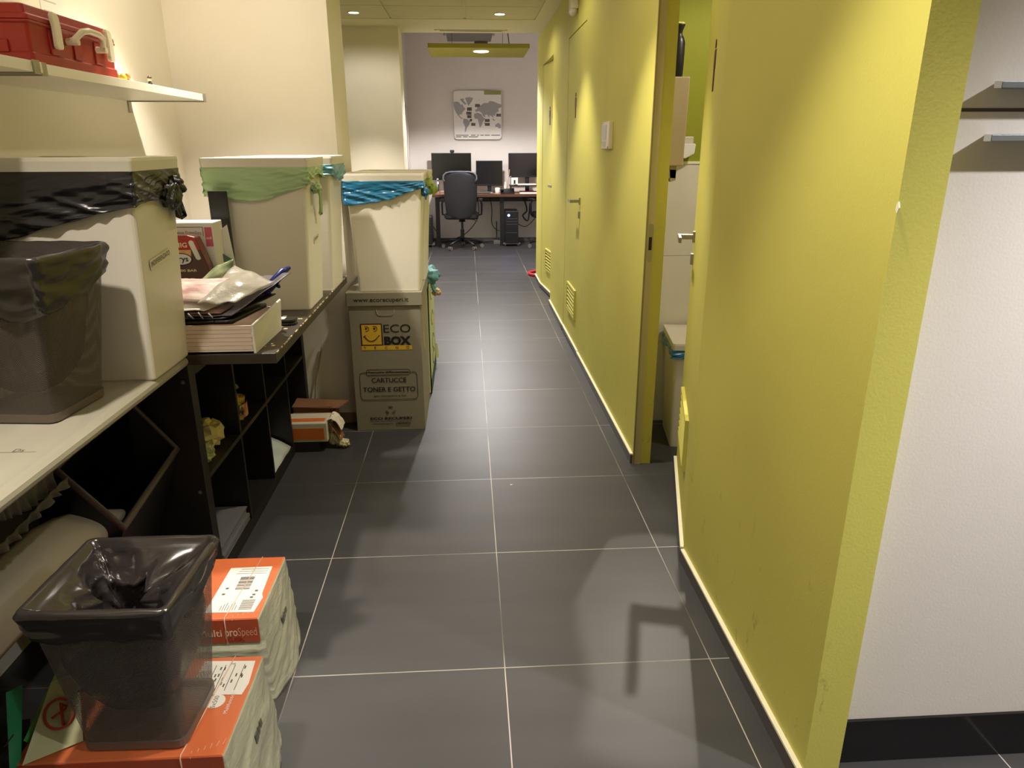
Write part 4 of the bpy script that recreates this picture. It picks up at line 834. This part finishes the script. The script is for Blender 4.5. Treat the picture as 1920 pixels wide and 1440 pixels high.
# ruffled fabric strips
def ruffle(p, q, w, seed, label):
    b = B(); p = Vector(p); q = Vector(q)
    b.grid(lambda u, v: p.lerp(q, u) + Vector((.01 * math.sin(u * 5 + seed), 0, .018 * math.sin(u * 5 + seed) - w * v)) + Vector((.006, 0, 0)) * math.sin(u * 60 + 3 * N3(u * 8, v, seed)) * (.3 + v), 120, 6)
    tag(b.build('ruffled_strap', mat('grey_ribbon', (84, 82, 74), 0.6, var=0.3), solid=.001), label, 'strap', 'ruffled straps under the worktop')
ruffle((-1.06, -.42, .735), (-1.06, -.10, .715), .045, 1.0, 'grey ruffled fabric strip hanging just under the worktop edge')
ruffle((-1.06, -.42, .655), (-1.05, -.09, .665), .022, 3.0, 'thin grey ruffled strip below the first one under the worktop')
b = B(); b.grid(lambda u, v: Vector((-1.20 + .02 * math.sin(u * 12), -.6 + .75 * u, .78 - .40 * v + .02 * N3(u * 4, v * 4, 1))), 24, 12); tag(b.build('black_cloth', mat('black_cloth', (24, 23, 25), 0.7, var=0.2), solid=.003), 'black cloth hanging under the grey worktop', 'cloth')
# big blue-black bag with green ribbons and printed card, lower left
b = B(); knot(b, (-1.24, -.46, .15), .115, 5.0, None, 0, (1, 1.5, 1.2)); tag(b.build('dark_sack', mat('navy_sack', (16, 20, 24), 0.5, var=0.2)), 'dark blue-black sack on the floor at the lower left', 'sack')
b = B(); b.hexa([(-1.002, -.540, .2535), (-1.002, -.503, .2535), (-1.001, -.503, .2535), (-1.001, -.540, .2535), (-1.002, -.493, .412), (-1.002, -.447, .390), (-1.001, -.447, .390), (-1.001, -.493, .412)])
b.box(-1.0008, -1.0, -.535, -.505, .318, .321, 1)
tag(b.build('green_ribbon', [mat('green_tape', (34, 128, 88), 0.35, var=0.12), M_INK]), 'wide upright green ribbon at the lower left edge', 'ribbon', 'green ribbons at the lower left')
b = B(); b.hexa([(-1.000, -.486, .285), (-1.000, -.466, .2535), (-.999, -.466, .2535), (-.999, -.486, .285), (-.9965, -.318, .352), (-.9965, -.308, .318), (-.9955, -.308, .318), (-.9955, -.318, .352)])
tag(b.build('green_ribbon', mat('green_tape2', (60, 140, 70), 0.35, var=0.12)), 'narrow slanting green ribbon beside the printed card', 'ribbon', 'green ribbons at the lower left')
t = thing('printed_card', 'pale card with red round logo leaning beside the near basket', 'card', (-.95, -.45, .254))
b = B(); CA = [Vector(p) for p in ((-.990, -.519, .2545), (-.900, -.462, .2545), (-.945, -.357, .345), (-.984, -.392, .345))]
b.add(CA + [p + Vector((-.001, .002, -.0002)) for p in CA], [(0, 1, 2, 3), (7, 6, 5, 4), (0, 4, 5, 1), (1, 5, 6, 2), (2, 6, 7, 3), (3, 7, 4, 0)]); b.build('card_board', mat('pale_green_card', (186, 186, 142), 0.6, var=0.05), t, world=True)
e1 = (CA[1] - CA[0]).normalized(); e2 = ((CA[2] + CA[3]) / 2 - (CA[0] + CA[1]) / 2); e2 = (e2 - e1 * e2.dot(e1)).normalized(); nn_ = e1.cross(e2); c = (CA[0] + CA[1] + CA[2] + CA[3]) / 4 + nn_ * .003
b = B(); b.tube([c + e1 * .026 * math.cos(a) + e2 * .030 * math.sin(a) for a in [2 * math.pi * k / 24 for k in range(24)]], .0026, 6, closed=True); b.tube([c + e1 * -.014 + e2 * -.004, c + e1 * .014 + e2 * .006], .0024, 6); b.tube([c + e1 * .003 + e2 * -.026, c + e1 * .006 + e2 * .020, c + e1 * .016 + e2 * .008], .0024, 6)
b.build('round_logo', mat('red_print', (190, 50, 36), 0.5, var=0.05), t, world=True)

# ------------------------------------------------------------------ bathroom things
t = thing('wall_cabinet', 'tall narrow beige box on the bathroom wall just behind the jamb', 'cabinet', (.80, 1.5, 1.33))
b = B(); b.hexa([(XB, 1.43, 1.34), (.838, 1.43, 1.34), (.838, 1.57, 1.34), (XB, 1.57, 1.34), (XB, 1.43, 1.69), (.842, 1.43, 1.69), (.842, 1.57, 1.69), (XB, 1.57, 1.69)]); b.build('cabinet_body', mat('beige_plastic', (172, 154, 118), 0.5, var=0.05), t, world=True, bevel=.004)
b = B(); b.box(XB, .812, 1.44, 1.52, 1.29, 1.345); b.prism([(0, 0), (.022, .006), (.022, .05), (-.006, .05)], (.79, 1.44, 1.275), X, Z, (0, .05, 0)); b.build('spout', mat('grey_spout', (150, 142, 118), 0.5, var=0.05), t, world=True)
t = thing('black_bottle', 'black bottle with yellow cap standing on the beige bathroom box', 'bottle', (.795, 1.47, 1.69))
b = B(); b.lathe([(.020, 0), (.024, .006), (.026, .06), (.026, .13), (.020, .148), (.013, .158), (.012, .165), (.014, .175), (.022, .195), (.022, .198)], 20); b.build('bottle_body', M_DARK, t)
b = B(); b.lathe([(.020, .198), (.018, .205)], 20); b.build('cap', mat('pale_yellow_cap', (214, 206, 120), 0.4, var=0.03), t)
b = B(); b.lathe([(.001, .150), (.004, .152), (.001, .156)], 10, c=(.010, -.018)); b.build('nozzle', M_CHROME, t)
t = thing('soap_dispenser', 'white soap dispenser on the green bathroom wall', 'dispenser', (.985, 1.85, 1.34))
b = B(); b.prism([(-.035, 0), (-.02, -.002), (.022, .02), (.026, .062), (.018, .066), (-.035, .066)], (.985, 1.83, 1.365), X, Z, (0, .055, 0)); b.build('dispenser_body', M_PAPER, t, world=True, bevel=.003)
b = B(); b.box(.945, 1.001, 1.84, 1.885, 1.431, 1.462); b.build('refill_cover', mat('beige_cover', (206, 194, 180), 0.4, var=0.04), t, world=True, bevel=.003)

# small white scrap on the floor
b = B(); b.prism([(0, 0), (.008, 0), (.012, .006), (.008, .005), (.001, .006)], (.082, 1.155, .0005), X, Y, (0, 0, .001)); tag(b.build('paper_scrap', M_PAPER), 'tiny white paper scrap lying on the dark floor tiles', 'scrap')
# red thing on the floor at the far end
t = thing('red_strap', 'red curved strap lying on the floor at the end of the yellow wall', 'strap', (.66, 6.42, 0))
b = B(); b.tube([(.10, .16, .02), (.02, .17, .025), (-.045, .11, .02), (-.05, .03, .018), (.0, -.05, .016), (.10, -.08, .016)], .018, 10); b.build('strap_loop', mat('bright_red', (190, 24, 40), 0.4, var=0.1), t)

# ================================================================== OFFICE at the far end
t = thing('office_desk', 'long desk with wood top and black legs against the far wall', 'desk', (.45, 9.25, 0))
M_WOOD = mat('desk_wood', (196, 150, 112), 0.45, var=0.15, vscale=14, stretch=(0.3, 3, 1)); M_EDGE = mat('desk_edge', (84, 50, 34), 0.5, var=0.2)
b = B(); b.box(-.59, 1.9, 8.92, 9.58, .715, .75, 0); b.build('desk_top', M_WOOD, t, world=True); B().box(-.59, 1.9, 8.905, 8.92, .713, .7505).build('edge_band', M_EDGE, t, world=True)
for x in (-.52, .42, 1.7):
    b = B(); b.box(x - .03, x + .03, 9.0, 9.06, 0, .715); b.build('leg', M_DARK, t, world=True)
B().box(-.55, 1.8, 9.3, 9.33, .62, .70).build('cross_beam', M_DARK, t, world=True)
def monitor(x0, x1, z0, z1, y, label, mt, stand=True, chin=.016):
    t = thing('computer_monitor', label, 'monitor', ((x0 + x1) / 2, y, .75), 0)
    b = B(); b.box(x0, x1, y, y + .035, z0, z1); b.build('housing', M_DARK, t, world=True, bevel=.003)
    B().box(x0 + .008, x1 - .008, y - .0012, y, z0 + chin + .008, z1 - .008).build('screen', mt, t, world=True)
    if stand:
        cx = (x0 + x1) / 2; B().box(cx - .03, cx + .03, y + .03, y + .05, .76, (z0 + z1) / 2).build('stand', M_DARK, t, world=True); B().box(cx - .11, cx + .11, y - .06, y + .12, .7505, .765).build('foot', M_DARK, t, world=True, bevel=.003)
    return t
M_SCR = mat('green_black_screen', (22, 24, 20), 0.22, var=0.05); M_SCR2 = mat('grey_screen', (30, 29, 33), 0.12, var=0.05); M_SCR3 = mat('maroon_black_screen', (24, 16, 17), 0.22, var=0.05)
monitor(-.600, -.015, .93, 1.312, 9.35, 'wide dark monitor with webcam, leftmost on the far desk', M_SCR, chin=.0)
monitor(.053, .445, .845, 1.204, 9.30, 'smaller square monitor in the middle of the far desk', M_SCR2, chin=.018)
m3 = monitor(.537, 1.10, .965, 1.309, 9.35, 'dark monitor at the right of the far desk, cut by the yellow wall', M_SCR3, chin=.018)
B().box(.55, .58, 9.347, 9.3495, .972, .980).build('power_badge', mat('pale_badge', (160, 180, 190), .4, var=.02), m3, world=True)
t = thing('webcam', 'small black webcam on top of the left monitor', 'webcam', (-.293, 9.36, 1.312))
B().box(-.032, .032, -.02, .02, .004, .042).build('camera_body', M_DARK, t, bevel=.008); B().box(-.02, .02, -.012, .02, 0, .006).build('clip', M_DARK, t)
def office_chair(x, y, rz, label, s=1.0):
    t = thing('office_chair', label, 'office chair', (x, y, 0), rz, 'black office chairs at the far desk')
    b = B(); n = 10
    def bk(u, v):
        return Vector(((u - .5) * (.46 + .02 * math.sin(v * 3)), -.22 - .03 * math.cos((u - .5) * 2.6), .44 + v * .62))
    prof = []
    for z, hw in ((.44, .13), (.45, .17), (.49, .205), (.7, .225), (.95, .235), (1.02, .228), (1.055, .20), (1.068, .15)):
        prof.append((hw, z))
    rings = []
    for hw, z in prof: rings.append([(hw * math.cos(a), -.24 + .035 * math.sin(a) - .02 * (z - .75) + .03 * (math.cos(a) ** 2), z) for a in [2 * math.pi * k / 20 for k in range(20)]])
    b.loft(rings, 0, (True, True), True); b.build('backrest', mat('black_leatherette', (12, 11, 15), 0.6, var=0.1), t)
    rim = [(-.21, .95), (-.232, .98), (-.225, 1.03), (-.19, 1.062), (-.13, 1.075), (0, 1.078), (.13, 1.075), (.19, 1.062), (.225, 1.03), (.232, .98), (.21, .95)]
    b = B(); b.tube([(xx, -.265, z) for xx, z in rim], .011, 8); b.build('back_rim', mat('grey_rim', (96, 96, 104), 0.35, var=0.05), t)
    b = B(); b.loft([rrect(.22, .22, .08, .43), rrect(.24, .24, .08, .45), rrect(.24, .24, .08, .49), rrect(.21, .21, .08, .51)]); b.build('seat', mat('black_leatherette', (12, 11, 15), 0.6, var=0.1), t)
    for sx in (-1, 1):
        b = B(); b.tube([(sx * .2, .02, .46), (sx * .28, .02, .48), (sx * .285, .02, .62), (sx * .27, .0, .68)], .014, 8); b.box(sx * .27 - .03, sx * .27 + .03, -.12, .13, .675, .70); b.build('armrest', M_DARK, t)
    b = B(); b.cyl((0, 0, .25), (0, 0, .44), .017, n=14); b.cyl((0, 0, .1), (0, 0, .27), .027, n=14); b.cyl((0, 0, .38), (0, 0, .44), .05, .03, n=14); b.build('gas_lift', M_DARK, t)
    b = B(); b.tube([(.05, -.03, .42), (.14, -.05, .42), (.20, -.05, .40)], .006, 6); b.box(.19, .225, -.06, -.04, .385, .40); b.build('lever', M_GREY, t)
    for k in range(5):
        a = math.radians(20 + 72 * k); d = Vector((math.cos(a), math.sin(a), 0))
        b = B(); b.tube([d * .02 + Z * .13, d * .16 + Z * .115, d * .29 + Z * .075], [.026, .02, .014], 8); b.build('base_arm', M_DARK, t)
        w = Vector((-d.y, d.x, 0)); b = B()
        for q in (-1, 1): b.cyl(d * .29 + w * (.008 * q) + Z * .028, d * .29 + w * (.024 * q) + Z * .028, .028, n=14)
        b.build('caster', M_GREY, t)
    return t
office_chair(-.165, 8.78, math.radians(-3), 'black office chair at the far desk, seen whole from behind')
office_chair(1.10, 8.75, math.radians(12), 'black office chair mostly hidden behind the end of the yellow wall')
t = thing('drinking_bottle', 'silver steel drinking bottle at the left end of the far desk', 'bottle', (-.505, 9.02, .75))
b = B(); b.lathe([(.030, 0), (.033, .004), (.033, .13), (.028, .155), (.016, .175), (.014, .185)], 20); b.build('bottle_body', M_CHROME, t)
b = B(); b.lathe([(.016, .185), (.018, .19), (.018, .215), (.010, .222)], 16); b.build('cap', M_CHROME, t)
t = thing('keyboard', 'dark keyboard on the far desk beside the chair', 'keyboard', (.17, 9.05, .75)); B().box(-.16, .10, -.06, .06, 0, .02).build('key_case', M_DARK, t, bevel=.003)
b = B()
for r in range(4):
    for k in range(12): b.box(-.15 + k * .02, -.134 + k * .02, -.05 + r * .024, -.03 + r * .024, .02, .026)
b.build('keys', mat('grey_keys', (120, 118, 114), 0.5, var=0.1), t)
t = thing('computer_mouse', 'small mouse on the far desk under the square monitor', 'mouse', (.27, 9.0, .75)); b = B(); b.loft([rrect(.028, .045, .02, 0), rrect(.03, .048, .02, .012), rrect(.02, .035, .02, .03)], sm=True); b.build('mouse_body', M_GREY, t)
t = thing('cup', 'white mug behind the mouse on the far desk', 'cup', (.36, 9.12, .75)); b = B(); b.lathe([(.03, 0), (.034, .01), (.036, .08), (.032, .08), (.03, .01)], 18); b.tube([(.035, 0, .065), (.055, 0, .055), (.055, 0, .03), (.035, 0, .02)], .005, 6); b.build('cup_body', M_PAPER, t)
t = thing('desk_phone', 'black desk telephone on the far desk', 'phone', (.50, 8.99, .75)); b = B(); b.hexa([(-.1, -.07, 0), (.1, -.07, 0), (.1, .09, 0), (-.1, .09, 0), (-.1, -.07, .015), (.1, -.07, .02), (.1, .09, .075), (-.1, .09, .06)]); b.build('base', M_DARK, t); B().box(-.10, -.055, -.06, .08, .045, .08).build('handset', M_DARK, t, bevel=.01)
t = thing('white_tube', 'slim white bottle standing right of the square monitor', 'bottle', (.475, 9.15, .75)); b = B(); b.lathe([(.018, 0), (.019, .10), (.012, .12), (.008, .16)], 14); b.build('bottle_body', M_PAPER, t)
t = thing('wooden_stick', 'thin wooden stick leaning between the two right monitors', 'stick', (.52, 9.3, .75)); b = B(); b.tube([(-.01, 0, 0), (.03, .02, .33)], .006, 6); b.build('stick', mat('pale_wood', (206, 170, 130), 0.5, var=0.1), t)
t = thing('monitor_riser', 'dark shelf riser carrying papers under the right monitor', 'stand', (.8, 9.2, .75)); B().box(-.26, .30, -.14, .1, .10, .115).build('riser_top', M_DARK, t)
for x in (-.25, .28): B().box(x, x + .015, -.13, .09, 0, .10).build('leg', M_DARK, t)
b = B()
for k in range(4): b.box(.66 - .01 * k, .93, 9.07 + .01 * k, 9.25, .8655 + k * .004, .869 + k * .004)
tag(b.build('white_papers', M_PAPER), 'white papers on the dark riser of the far desk', 'papers')
t = thing('notebook', 'dark red notebook on the far desk under the riser', 'notebook', (.80, 8.99, .75)); B().box(-.12, .17, -.05, .07, 0, .025).build('pages', M_PAPER, t); B().box(-.122, .172, -.052, .072, .025, .032).build('cover', mat('dark_red_cover', (110, 34, 38), 0.5, var=0.1), t)
t = thing('picture_card', 'small white picture card standing under the right monitor', 'card', (.62, 9.25, .75)); B().box(-.05, .05, 0, .004, .115, .215).build('card', M_PAPER, t); B().box(-.012, .015, -.001, 0, .125, .18).build('picture', M_INK, t)
def tower(x, y, w, h, label, led):
    t = thing('computer_tower', label, 'computer', (x, y, 0))
    b = B(); b.box(-w / 2, w / 2, 0, .42, .05, .05 + h); b.build('tower_case', mat('tower_black', (18, 17, 22), 0.35, var=0.1), t, bevel=.006)
    b = B()
    for z in (.32, .36, .40, .20): b.box(-w / 2 + .015, w / 2 - .015, -.003, .0, z, z + .004)
    b.build('front_seam', mat('mid_grey', (90, 88, 92), .4, var=.1), t)
    b = B(); b.box(-w / 2 - .03, w / 2 + .03, .03, .38, .028, .046)
    for sx in (-1, 1):
        for yy in (.06, .34): b.cyl((sx * w / 2 - .012, yy, .016), (sx * w / 2 + .012, yy, .016), .016, n=12)
    b.build('trolley', M_GREY, t)
    if led:
        B().cyl((-w * .24, -.006, h - .01), (-w * .24, 0, h - .01), .016, n=16).build('power_light', mat('blue_glow', (90, 130, 255), 0.4, emit=22.0), t)
    return t
tower(.56, 8.92, .19, .46, 'black computer tower with blue power light under the far desk', True)
tower(-.68, 8.90, .15, .38, 'dark computer tower at the left end of the far desk', False)
t = thing('office_bag', 'black bag behind the left computer tower', 'bag', (-.78, 9.2, 0)); b = B(); b.loft([rrect(.09, .14, .05, 0), rrect(.10, .15, .05, .3), rrect(.08, .12, .05, .48), rrect(.03, .06, .03, .56)], sm=True); b.build('bag_body', M_DARK, t)
def cable(name, label, pts, r=.006, m=None):
    P_ = [Vector(p) for p in pts]; out = []
    for i in range(len(P_) - 1):
        a = P_[max(i - 1, 0)]; b_ = P_[i]; c = P_[i + 1]; d = P_[min(i + 2, len(P_) - 1)]
        for k in range(6):
            t_ = k / 6; out.append(.5 * ((2 * b_) + (c - a) * t_ + (2 * a - 5 * b_ + 4 * c - d) * t_ ** 2 + (3 * b_ - a - 3 * c + d) * t_ ** 3))
    out.append(P_[-1]); b = B(); b.tube(out, r, 6); return tag(b.build(name, m or M_DARK), label, 'cable', 'cables under the far desk')
cable('cable', 'black cable hanging from the middle of the far desk', [(.26, 9.25, .71), (.28, 9.3, .5), (.28, 9.35, .3), (.34, 9.4, .2), (.42, 9.4, .17)])
cable('cable', 'black plug cable rising to the wall socket under the desk', [(.36, 9.5, .03), (.36, 9.57, .15), (.36, 9.57, .30)], .008)
cable('cable', 'black cable running behind the whole chair to the floor', [(.06, 9.3, .7), (.08, 9.4, .4), (-.1, 9.45, .15), (-.35, 9.4, .04), (-.5, 9.3, .02)])
cable('cable', 'black cable looping left of the desk beside the tower', [(-.60, 9.3, .80), (-.72, 9.4, .6), (-.70, 9.45, .4), (-.55, 9.4, .15), (-.50, 9.3, .03)])
cable('cable', 'cable on the floor between the tower and the chair', [(.66, 9.2, .3), (.8, 9.3, .25), (.95, 9.3, .4), (1.0, 9.3, .6)])
cable('cable', 'cable along the floor by the desk leg', [(-.2, 9.3, .01), (.1, 9.3, .01), (.3, 9.35, .03), (.4, 9.3, .06)], .008)
cable('cable', 'tangle of black cable under the right end of the desk', [(.75, 9.2, .7), (.80, 9.2, .5), (.74, 9.2, .42), (.82, 9.2, .35), (.85, 9.2, .6)], .012)
b = B(); b.box(.30, .42, 9.2, 9.35, .0, .05); tag(b.build('power_strip', M_GREY, bevel=.004), 'grey power strip on the floor beside the tower', 'power strip')
for y, l in ((8.9, 'white cable duct on the office left wall, nearer'), (9.2, 'white cable hanging beside the duct on the left wall')):
    b = B(); b.tube([(-.918, y + .05, 1.95), (-.915, y + .02, 1.6), (-.915, y - .05, 1.3), (-.915, y, .8)], .008 if y < 9 else .006, 6); tag(b.build('wall_cable', M_PAPER), l, 'cable')

# ------------------------------------------------------------------ world map board
t = thing('map_board', 'white rounded board with grey world map on the far wall', 'map', (.09, 9.575, 1.505))
PX0, PX1, PZ0, PZ1 = -.256, .445, 1.505, 2.175
def rr2(x0, x1, z0, z1, r, n=6):
    p = []
    for cx, cz, a0 in ((x1 - r, z1 - r, 0), (x0 + r, z1 - r, 90), (x0 + r, z0 + r, 180), (x1 - r, z0 + r, 270)):
        for k in range(n + 1): a = math.radians(a0 + 90 * k / n); p.append((cx + r * math.cos(a), cz + r * math.sin(a)))
    return p
b = B(); b.prism(rr2(PX0, PX1, PZ0, PZ1, .05), (0, 9.54, 0), X, Z, (0, .012, 0)); bo = b.build('board', M_PAPER, t, world=True)
b = B(); b.box(PX0 + .2, PX1 - .2, 9.552, 9.6, PZ0 + .2, PZ1 - .2); b.build('wall_spacer', M_GREY, t, world=True)
W_, H_ = PX1 - PX0, PZ1 - PZ0
def mp(pts): return [(PX0 + W_ * x, PZ1 - H_ * y) for x, y in pts]
CONT = [
 [(.0, .24), (.06, .22), (.12, .24), (.15, .29), (.18, .27), (.21, .33), (.25, .37), (.20, .42), (.17, .46), (.17, .49), (.14, .48), (.11, .50), (.15, .55), (.19, .57), (.16, .58), (.10, .52), (.05, .45), (.02, .38), (.0, .31)],
 [(.24, .15), (.33, .13), (.41, .15), (.38, .22), (.34, .27), (.31, .31), (.28, .24)], [(.13, .17), (.22, .16), (.21, .20), (.27, .27), (.24, .29), (.17, .22)],
 [(.20, .57), (.27, .58), (.34, .63), (.32, .70), (.27, .76), (.25, .83), (.22, .86), (.23, .74), (.19, .65)],
 [(.43, .47), (.50, .45), (.58, .48), (.62, .55), (.66, .56), (.61, .64), (.58, .72), (.54, .76), (.52, .66), (.50, .58), (.44, .57), (.42, .52)],
 [(.45, .39), (.50, .36), (.47, .32), (.52, .27), (.56, .30), (.64, .25), (.72, .25), (.76, .21), (.84, .22), (.93, .26), (1.0, .28), (1.0, .33), (.93, .37), (.95, .42), (.88, .46), (.86, .52), (.82, .50), (.84, .56), (.79, .52), (.75, .50), (.74, .56), (.70, .49), (.65, .50), (.67, .54), (.62, .53), (.58, .45), (.54, .42), (.50, .42), (.46, .44)],
 [(.87, .70), (.93, .66), (.98, .69), (.99, .76), (.95, .78), (.91, .74), (.87, .75)], [(.80, .57), (.84, .58), (.87, .62), (.83, .61)], [(.63, .66), (.65, .63), (.645, .70)], [(.45, .31), (.47, .29), (.475, .34), (.455, .345)], [(.51, .20), (.55, .17), (.53, .20)]]
b = B()
for c in CONT: b.prism(mp(c), (0, 9.5385, 0), X, Z, (0, .001, 0))
b.build('continents', mat('map_grey', (160, 160, 162), 0.6, var=0.05), bo, world=True)
for x, y, w, h in ((.28, .34, .10, .07), (.26, .43, .11, .06), (.28, .50, .09, .06), (.36, .66, .09, .06), (.45, .27, .10, .06), (.65, .58, .10, .06), (.65, .66, .10, .06), (.89, .47, .10, .06), (.33, .58, .05, .05)):
    b = B(); q = mp([(x, y), (x + w, y), (x + w, y + h), (x, y + h)]); b.prism(q[::-1], (0, 9.537, 0), X, Z, (0, .001, 0)); b.build('photo_tile', mat('dark_photos', (120, 116, 112), 0.5, rgb2=(40, 38, 38), vscale=60), bo, world=True)
b = B(); q = mp([(.64, 0.0), (.99, 0.0), (.99, .08), (.64, .08)]); b.prism(q[::-1], (0, 9.537, 0), X, Z, (0, .001, 0)); b.build('green_tab', mat('olive_tab', (140, 150, 80), 0.5, var=0.05), bo, world=True)
b = B()
for yy, xs in ((.91, ((.03, .3), (.35, .45), (.48, .52), (.55, .62), (.64, .75), (.78, .97))), (.945, ((.03, .15), (.18, .28), (.3, .5)))):
    for a, c in xs: q = mp([(a, yy), (c, yy), (c, yy + .014), (a, yy + .014)]); b.prism(q[::-1], (0, 9.5385, 0), X, Z, (0, .001, 0))
b.build('caption_lines', M_INK, bo, world=True)
